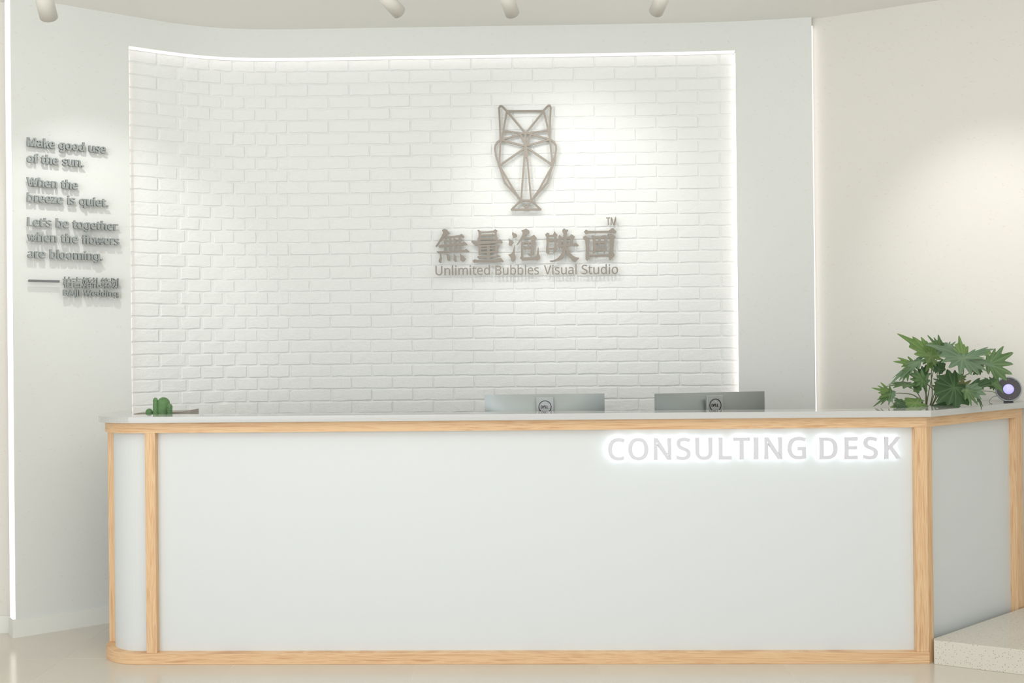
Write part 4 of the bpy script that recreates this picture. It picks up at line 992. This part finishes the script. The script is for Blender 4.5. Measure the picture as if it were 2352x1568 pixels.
bm = bmesh.new(); lathe(bm, [(0, 0), (0.068, 0), (0.082, 0.26), (0.087, 0.26), (0.087, 0.28), (0.078, 0.28), (0.075, 0.265), (0, 0.265)], 32)
link('pot', bm_mesh('pot', bm), mat('grey_planter', srgb(170, 168, 162), 0.6), plant)
bm = bmesh.new(); lathe(bm, [(0, 0.262), (0.074, 0.262), (0.074, 0.268), (0, 0.272)], 24)
link('soil', bm_mesh('soil', bm), mat('potting_soil', srgb(70, 58, 48), 0.9), plant)
LOBES = [(0, 1.0), (30, 0.80), (58, 0.86), (88, 0.66), (118, 0.66), (148, 0.48)]
def leaf(att, tip, Ya, Yt, nrm, wid, mk, notch=0.34, fold=0.0, droop=0.15, lobes=None, seed=0, wave=0.03):
    P = at(att[0], att[1], Ya); Q = at(tip[0], tip[1], Yt)
    ax = Q - P; Ln = ax.length; ax.normalize()
    n = Vector(nrm).normalized(); n = (n - ax * n.dot(ax)).normalized(); la = ax.cross(n)
    LW = math.hypot(tip[0] - att[0], tip[1] - att[1]) * (Ya + Yt) / 2 / F
    lobes = lobes or LOBES; r_ = random.Random(seed)
    full_l = sorted([(-a, r) for a, r in lobes if a] + [(a, r) for a, r in lobes])
    full_l = [(a + r_.uniform(-6, 6) * (a != 0), r * (1 + r_.uniform(-0.16, 0.13) * (a != 0))) for a, r in full_l]
    gapn = [r_.uniform(0.8, 1.45) for _ in full_l]
    amax = full_l[-1][0]; amin = full_l[0][0]
    def rad(th):
        if th >= amax: u = (th - amax) / (182 - amax); return full_l[-1][1] * (1 - u) ** 0.8 * (1 - 0.2 * math.sin(PI * u)) + 0.02, min(u, 1) * 0.5, abs(th - amax)
        if th <= amin: u = (amin - th) / (182 + amin); return full_l[0][1] * (1 - u) ** 0.8 * (1 - 0.2 * math.sin(PI * u)) + 0.02, min(u, 1) * 0.5, abs(th - amin)
        for (a, ra), (b, rb) in zip(full_l, full_l[1:]):
            if a <= th <= b:
                u = (th - a) / (b - a)
                return (ra + (rb - ra) * u) * (1 - notch * gapn[full_l.index((a, ra))] * math.sin(PI * u) ** 1.7 - 0.05 * abs(math.sin(2.5 * PI * u)) ** 1.5 * min(1, 6 * min(u, 1 - u)) - 0.05 * min(1, min(u, 1 - u) * 9)), 0.5 - abs(u - 0.5), min(th - a, b - th)
    NA = 132; NR = 7; vs = [P]; vein = [1.0]; fs = []
    sx = [r_.uniform(-1, 1) for _ in range(6)]
    # sample angles so that every lobe axis gets a vertex
    angs = sorted([-178 + 356 * i / (NA - 1) for i in range(NA)])
    for a, _ in full_l:
        j = min(range(NA), key=lambda i: abs(angs[i] - a)); angs[j] = a
    angs.sort()
    prof = [rad(th) for th in angs]
    rr_ = [p[0] for p in prof]
    for _ in range(2): rr_ = [(rr_[max(i - 1, 0)] + rr_[i] * 1.2 + rr_[min(i + 1, NA - 1)]) / 3.2 for i in range(NA)]
    for k in range(1, NR + 1):
        q = k / NR
        for ia, th in enumerate(angs):
            _r, ph, dth = prof[ia]; R_ = rr_[ia] * 1.07; r = R_ * q
            a = math.radians(th)
            x = r * math.cos(a); y = r * math.sin(a) * wid * 1.06
            hh = fold * abs(y) - droop * (x * x + y * y) * (0.6 + 0.4 * abs(math.sin(a)))
            hh += wave * math.sin(4.2 * x + sx[0] * 3) * y * 2 + wave * sx[1] * math.sin(6 * y) - 0.05 * q * (0.5 - ph) * 0 + 0.13 * q * r * (ph - 0.15)
            vs.append(P + ax * (x * Ln) + la * (y * LW) + n * (hh * LW))
            w = math.exp(-((math.radians(dth) * r) / 0.022) ** 2) * (1 - 0.5 * q)
            vein.append(w)
    for i in range(NA - 1): fs.append((0, 1 + i, 2 + i))
    for k in range(NR - 1):
        for i in range(NA - 1):
            a = 1 + k * NA + i; fs.append((a, a + NA, a + NA + 1, a + 1))
    org = plant.location
    me = mesh('leaf', [v - org for v in vs], fs, True)
    at_ = me.attributes.new('vein', 'FLOAT', 'POINT'); at_.data.foreach_set('value', vein)
    link('leaf', me, LM[mk], plant)
def stem(pts, r0=0.0030, r1=0.0018):
    P = catmull([at(x, y, Y) - plant.location for x, y, Y in pts], 6)
    n = len(P); tube('stem', P, [r0 + (r1 - r0) * i / (n - 1) for i in range(n)], M_stem, plant, 7)
FV = (0, -1, 0.25)
NARROW = [(0, 1.0), (26, 0.62), (55, 0.40), (90, 0.28), (130, 0.2)]
FAN = [(0, 1.0), (27, 0.92), (52, 0.85), (80, 0.7), (112, 0.5), (145, 0.35)]
HEART = [(0, 1.0), (35, 0.75), (75, 0.66), (120, 0.6), (150, 0.5)]
#    attach        tip          Ya    Yt    normal            wid  mat
leaf((2138, 818), (2062, 762), 5.02, 4.98, (0.45, -0.9, 0.2), 0.54, 'b', 0.26, 0.25, 0.10, [(0, 1.0), (22, 0.80), (48, 0.62), (80, 0.5), (118, 0.42), (148, 0.38)], 1)
leaf((2139, 816), (2128, 782), 5.03, 5.00, FV, 0.8, 'b', 0.25, 0.1, 0.1, [(0, 1.0), (34, 0.8), (70, 0.62), (120, 0.4)], 2)
leaf((2139, 818), (2127, 854), 5.04, 5.02, (0.2, -1, 0.1), 0.75, 'b', 0.3, 0.1, 0.1, [(0, 1.0), (30, 0.85), (62, 0.8), (100, 0.5), (140, 0.3)], 3)
leaf((2156, 803), (2131, 767), 5.10, 5.08, (0.2, -1, 0.3), 0.72, 'm', 0.32, 0.1, 0.12, None, 4)
leaf((2168, 806), (2158, 774), 5.10, 5.12, (0.1, -1, 0.3), 1.05, 'g', 0.34, 0.1, 0.1, [(0, 1.0), (32, 0.82), (60, 0.95), (92, 0.7), (130, 0.5)], 5)
leaf((2172, 806), (2196, 783), 5.09, 5.08, (0.0, -1, 0.4), 0.55, 'g', 0.3, 0.1, 0.1, None, 6)
leaf((2250, 846), (2226, 836), 5.12, 5.12, FV, 1.0, 'd', 0.2, 0, 0.1, None, 7)
leaf((2270, 812), (2262, 800), 5.12, 5.12, FV, 0.9, 'b', 0.2, 0, 0.1, None, 71)
# big central leaf facing the viewer, seven long lobes
BIG = [(0, 0.86), (30, 0.80), (62, 1.04), (95, 0.92), (128, 0.86), (155, 0.62)]
leaf((2211, 822), (2205, 862), 4.88, 4.78, (0.0, -0.82, 0.60), 1.55, 'g', 0.34, 0.05, 0.10, [(0, 0.95), (26, 0.88), (50, 1.02), (74, 0.92), (104, 1.22), (138, 0.75)], 9)
leaf((2214, 823), (2293, 795), 4.88, 4.86, (0.0, -0.75, 0.66), 0.42, 'g', 0.34, 0.1, 0.10, [(0, 1.0), (20, 0.8), (42, 0.62), (80, 0.3)], 10)
leaf((2212, 823), (2204, 768), 4.90, 4.93, (0.1, -1, 0.1), 0.62, 'b', 0.24, -0.15, 0.05, [(0, 1.0), (28, 0.72), (48, 0.70), (85, 0.42), (130, 0.2)], 11)
leaf((2272, 836), (2333, 836), 4.98, 4.94, (-0.3, -1, 0.1), 1.05, 'm', 0.40, 0.08, 0.12, [(0, 0.98), (20, 1.0), (44, 0.96), (66, 0.72), (100, 0.3)], 12)
leaf((2225, 894), (2295, 868), 4.86, 4.84, (0.1, -0.8, 0.6), 0.42, 'd', 0.25, 0.3, 0.10, [(0, 1.0), (22, 0.85), (48, 0.66), (90, 0.35)], 13)
leaf((2224, 895), (2266, 906), 4.85, 4.82, (0.0, -1, 0.25), 0.68, 'g', 0.22, 0.1, 0.1, [(0, 1.0), (30, 0.9), (62, 0.75), (100, 0.4)], 14)
leaf((2219, 895), (2249, 931), 4.84, 4.80, (-0.2, -1, 0.2), 0.62, 'm', 0.30, 0.1, 0.1, [(0, 1.0), (26, 0.86), (56, 0.74), (95, 0.35)], 15)
leaf((2240, 903), (2258, 941), 4.86, 4.76, (0.5, -0.9, 0.1), 0.5, 'd', 0.25, 0.1, 0.1, [(0, 1.0), (28, 0.8), (60, 0.7), (100, 0.5), (140, 0.4)], 16)
leaf((2284, 880), (2306, 902), 4.93, 4.90, (0.2, -1, 0.4), 0.6, 'm', 0.15, 0.1, 0.1, [(0, 1.0), (40, 0.7), (90, 0.5)], 17)
leaf((2282, 884), (2262, 866), 4.96, 4.96, FV, 0.7, 'd', 0.25, 0.1, 0.1, None, 18)
leaf((2200, 893), (2233, 872), 4.92, 4.92, (0.0, -1, 0.2), 0.75, 'o', 0.28, 0.05, 0.08, None, 19)
leaf((2192, 889), (2152, 925), 4.86, 4.80, (0.0, -1, 0.35), 1.02, 'd', 0.20, 0.05, 0.10, [(0, 1.0), (26, 0.92), (52, 0.82), (82, 0.86), (112, 0.82), (140, 0.72)], 20)
leaf((2190, 887), (2143, 868), 4.88, 4.86, (0.0, -1, 0.3), 0.5, 'd', 0.22, 0.1, 0.10, [(0, 1.0), (24, 0.7), (60, 0.5), (100, 0.3)], 21)
leaf((2190, 932), (2140, 930), 4.97, 4.95, (0.0, -1, 0.5), 0.45, 'd', 0.2, 0.1, 0.1, None, 22)
leaf((2205, 870), (2206, 848), 5.0, 5.02, FV, 0.9, 'm', 0.3, 0.1, 0.1, None, 23)
# left side
leaf((2112, 829), (2037, 880), 5.00, 4.93, (-0.35, -0.6, 0.75), 0.36, 'g', 0.36, 0.1, 0.22, [(0, 1.0), (18, 0.78), (38, 0.66), (62, 0.52), (100, 0.3)], 30)
leaf((2100, 836), (2051, 828), 5.03, 5.02, (0.0, -1, 0.4), 0.60, 'b', 0.40, 0.1, 0.12, [(0, 1.0), (28, 0.82), (60, 0.70), (100, 0.4)], 31)
leaf((2086, 846), (2073, 876), 4.98, 4.94, (-0.2, -1, 0.2), 0.62, 'm', 0.40, 0.1, 0.14, [(0, 1.0), (30, 0.92), (60, 0.55), (110, 0.3)], 32)
leaf((2122, 878), (2078, 850), 4.96, 4.98, (0.1, -0.9, 0.3), 0.9, 'm', 0.30, 0.1, 0.10, [(0, 1.0), (26, 0.75), (52, 0.72), (84, 0.55), (125, 0.35)], 33)
leaf((2119, 872), (2104, 886), 4.94, 4.92, FV, 1.5, 'm', 0.30, 0.1, 0.1, [(0, 1.0), (28, 0.9), (60, 0.9), (100, 0.5)], 34)
leaf((2120, 864), (2128, 836), 5.06, 5.06, FV, 0.7, 'd', 0.25, 0.1, 0.1, None, 35)
leaf((2084, 884), (2028, 884), 4.97, 4.95, (0.0, -0.35, 1.0), 0.55, 'm', 0.34, 0.1, 0.14, None, 36)
leaf((2046, 903), (2001, 889), 4.96, 4.92, (0.1, -1, 0.3), 0.62, 'b', 0.38, 0.15, 0.10, [(0, 1.0), (24, 0.76), (50, 0.92), (78, 0.55), (120, 0.3)], 37)
leaf((2045, 904), (2003, 936), 4.95, 4.92, (0.0, -1, 0.2), 0.46, 'm', 0.34, 0.15, 0.10, [(0, 1.0), (26, 0.75), (56, 0.55), (110, 0.3)], 38)
leaf((2047, 905), (2040, 930), 4.95, 4.93, (-0.5, -0.8, 0.2), 0.6, 'g', 0.3, 0.1, 0.1, None, 39)
leaf((2104, 925), (2046, 930), 4.92, 4.90, (0.0, -0.75, 0.6), 0.55, 'b', 0.20, -0.2, 0.20, HEART, 40)
leaf((2062, 926), (2088, 936), 4.90, 4.88, (0.1, -0.9, 0.4), 0.8, 'd', 0.20, 0.1, 0.25, HEART, 41)
leaf((2110, 896), (2094, 880), 4.95, 4.95, FV, 0.8, 'm', 0.2, 0.1, 0.1, [(0, 1.0), (60, 0.7), (110, 0.5)], 42)
leaf((2157, 848), (2166, 824), 5.02, 5.02, FV, 0.8, 'd', 0.12, -0.1, 0.05, HEART, 43)
leaf((2155, 893), (2142, 884), 4.96, 4.94, FV, 1.2, 'm', 0.2, 0.1, 0.1, None, 44)
B0 = (2127, 945, 5.14)
stem([B0, (2127, 905, 5.10), (2130, 860, 5.06), (2139, 818, 5.02)], 0.0036, 0.0022)
stem([(2131, 945, 5.14), (2141, 910, 5.12), (2139, 860, 5.12), (2142, 830, 5.10)], 0.0028, 0.0018)
stem([B0, (2118, 925, 5.05), (2100, 908, 5.0), (2075, 903, 4.98), (2046, 903, 4.96)], 0.0030, 0.0018)
stem([B0, (2118, 922, 5.08), (2105, 900, 5.02), (2084, 885, 4.97)], 0.0024, 0.0014)
stem([B0, (2128, 915, 5.05), (2124, 895, 5.0), (2116, 878, 4.96)], 0.0036, 0.0024)
stem([(2131, 945, 5.14), (2150, 905, 5.08), (2127, 880, 5.02), (2110, 862, 4.98)], 0.0026, 0.0016)
stem([(2133, 945, 5.14), (2160, 900, 5.10), (2190, 876, 5.04), (2225, 858, 5.0), (2272, 836, 4.98)], 0.0030, 0.0020)
stem([(2133, 945, 5.14), (2153, 880, 5.08), (2152, 862, 5.05), (2157, 848, 5.02)], 0.0022, 0.0014)
stem([(2133, 945, 5.14), (2190, 905, 5.0), (2212, 860, 4.98), (2212, 823, 4.90)], 0.0030, 0.0020)
stem([(2133, 945, 5.14), (2170, 915, 5.0), (2205, 895, 4.93), (2224, 895, 4.86)], 0.0030, 0.0020)
stem([(2133, 945, 5.14), (2165, 925, 4.98), (2198, 900, 4.92), (2192, 889, 4.87)], 0.0030, 0.0020)
stem([(2224, 895, 4.86), (2250, 897, 4.9), (2278, 899, 4.95), (2290, 904, 5.0)], 0.0020, 0.0016)
stem([B0, (2133, 900, 5.12), (2150, 830, 5.12), (2165, 806, 5.10)], 0.0026, 0.0016)

# ------------------------------------------------------------------ round desk device on the counter
dc = at(2316, 893.5, 5.178)
dev = tag(empty('round_device', (dc.x, dc.y, HD)), 'small round desk device with a dark face and glowing violet centre', 'device')
rc = dc.z - HD; RR = 0.0605
face = Matrix.Translation((0, 0, rc)) @ Matrix.Rotation(-0.30, 4, 'Z') @ Matrix.Rotation(PI / 2 - 0.10, 4, 'X')
bm = bmesh.new(); lathe(bm, [(0, -0.022), (RR * 0.8, -0.020), (RR * 0.97, -0.010), (RR, 0.0), (RR, 0.006), (RR - 0.002, 0.009), (RR - 0.006, 0.009), (RR - 0.0065, 0.005), (0, 0.005)], 56, face)
link('housing', bm_mesh('housing', bm, True), mat('silver_rim', srgb(160, 168, 172), 0.35, metal=0.5), dev)
bm = bmesh.new(); lathe(bm, [(0, 0.0052), (RR - 0.0068, 0.0052), (RR - 0.0068, 0.0068), (0, 0.0068)], 48, face)
link('face_plate', bm_mesh('face_plate', bm), mat('dark_face', srgb(78, 74, 78), 0.45), dev)
bm = bmesh.new(); lathe(bm, [(0.0240, 0.0069), (0.0255, 0.0069), (0.0255, 0.0076), (0.0240, 0.0076), (0.0240, 0.0069)], 40, face)
link('bezel', bm_mesh('bezel', bm), mat('violet_bezel', srgb(82, 66, 120), 0.4), dev)
def screen_mat():
    m = mat('violet_glow', srgb(170, 165, 255), 0.3, emit=(0.52, 0.52, 1.0, 1), strength=0.95); t = NT(m)
    n = t.n('ShaderNodeTexNoise'); n.inputs['Scale'].default_value = 60; t.l(t.coord((1, 1, 3)), n.inputs['Vector'])
    t.l(t.mixc(n.outputs[0], (0.30, 0.24, 0.95, 1), (0.56, 0.56, 1.0, 1)), t.b.inputs['Emission Color']); return m
bm = bmesh.new(); lathe(bm, [(0, 0.0070), (0.0240, 0.0070), (0.0240, 0.0074), (0, 0.0080)], 40, face)
link('glowing_screen', bm_mesh('glowing_screen', bm, True), screen_mat(), dev)
bm = bmesh.new()
for (x, y) in ((0, 0.048), (0.004, -0.045), (0.03, 0.043)):
    add_box(bm, (0, 0, 0), (0.003, 0.002, 0.0012), 0, face @ Matrix.Translation((x, y, 0.0072)))
link('marking', bm_mesh('marking', bm), mat('pale_marking', srgb(200, 198, 190), 0.5), dev)
bm = bmesh.new(); lathe(bm, [(0, 0), (0.022, 0), (0.0225, 0.003), (0.018, 0.0055), (0.006, 0.007), (0.006, 0.012), (0, 0.012)], 32)
link('foot', bm_mesh('foot', bm, False), M_black, dev)
P = catmull([at(2290, 908.8, 5.19) - dev.location, at(2281, 911, 5.17) - dev.location, at(2274, 917.5, 5.14) - dev.location, at(2272, 921.5, 5.12) - dev.location,
             Vector((at(2274.5, 926, 5.08).x, at(2274.5, 926, 5.08).y, HD + 0.0012)) - dev.location, Vector((at(2279, 930, 5.04).x, 5.04, HD + 0.0012)) - dev.location], 6)
tube('cable', P, 0.0010, mat('brown_cable', srgb(95, 70, 68), 0.5), dev, 6)

# ------------------------------------------------------------------ ceiling spotlights
def spot(cap_px, aim, r, L, label, energy, angle, Y=4.4, blend=0.9, capdy=0):
    c = at(cap_px[0], cap_px[1], Y)
    ax = (Vector(aim) - c).normalized()
    t = tag(empty('ceiling_spotlight', (c.x, c.y, CEIL)), label, 'spotlight', 'spotlights under the ceiling')
    q = ax.to_track_quat('Z', 'Y').to_matrix().to_4x4()
    m = Matrix.Translation(c - t.location) @ q
    bm = bmesh.new(); lathe(bm, [(r * 0.98, 0), (r, 0.004), (r, L), (r * 0.92, L), (r * 0.90, L - 0.02), (0, L - 0.03)], 40, m)
    ho = link('housing', bm_mesh('housing', bm, False), M_lampw, t)
    for p in ho.data.polygons: p.use_smooth = True
    bm = bmesh.new(); lathe(bm, [(0, -0.0004), (r * 0.97, 0.0)], 40, Matrix.Identity(4))
    link('vent_cap', bm_mesh('vent_cap', bm), M_vent, t, mw=m)
    bm = bmesh.new(); lathe(bm, [(0, L - 0.028), (r * 0.88, L - 0.019)], 32, m)
    link('lens', bm_mesh('lens', bm), mat('lamp_lens', srgb(240, 238, 230), 0.3), t)
    mid = c + ax * (L * 0.3) - t.location
    tube('stem', [mid + Vector((0, 0, r * 0.9)), Vector((mid.x, mid.y, -0.025))], 0.008, M_lampw, t, 12)
    bm = bmesh.new(); lathe(bm, [(0, 0), (0.045, 0), (0.045, -0.025), (0, -0.025)], 28, Matrix.Translation((mid.x, mid.y, 0)))
    link('ceiling_mount', bm_mesh('ceiling_mount', bm), M_lampw, t)
    l = bpy.data.lights.new('spot_beam', 'SPOT'); l.energy = energy; l.spot_size = math.radians(angle); l.spot_blend = blend; l.shadow_soft_size = 0.003; l.color = (1.0, 0.99, 0.97)
    lo = bpy.data.objects.new('spot_beam', l); COL.objects.link(lo)
    lo.parent = t; lo.matrix_basis = Matrix.Translation(c - t.location + ax * (L + 0.01)) @ ax.to_track_quat('-Z', 'Y').to_matrix().to_4x4()
    return t
def wp(px, py): s, h = hit(px, py, 0); return cpt(s, 0, h)
spot((98, -16), wp(245, 560), 0.036, 0.115, 'white ceiling spotlight at the far left, above the quotation', 21, 62)
spot((880, -12), wp(1320, 470), 0.0305, 0.115, 'white ceiling spotlight left of centre, tilted to the right', 13, 62)
spot((1160, -16), wp(1345, 500), 0.0305, 0.115, 'white ceiling spotlight near the centre, above the owl', 15, 62)
spot((1527, -18), wp(1310, 460), 0.0305, 0.115, 'white ceiling spotlight on the right, tilted to the left', 11, 60)
# a fifth lamp of the same row, beyond the right edge of the frame, lights the right wall
q = R0 + rd * 0.90
spot((2330, -110), (q.x, q.y, 1.85), 0.0305, 0.115, 'white ceiling spotlight aimed at the cream right wall', 36, 50, Y=4.0, blend=1.0)
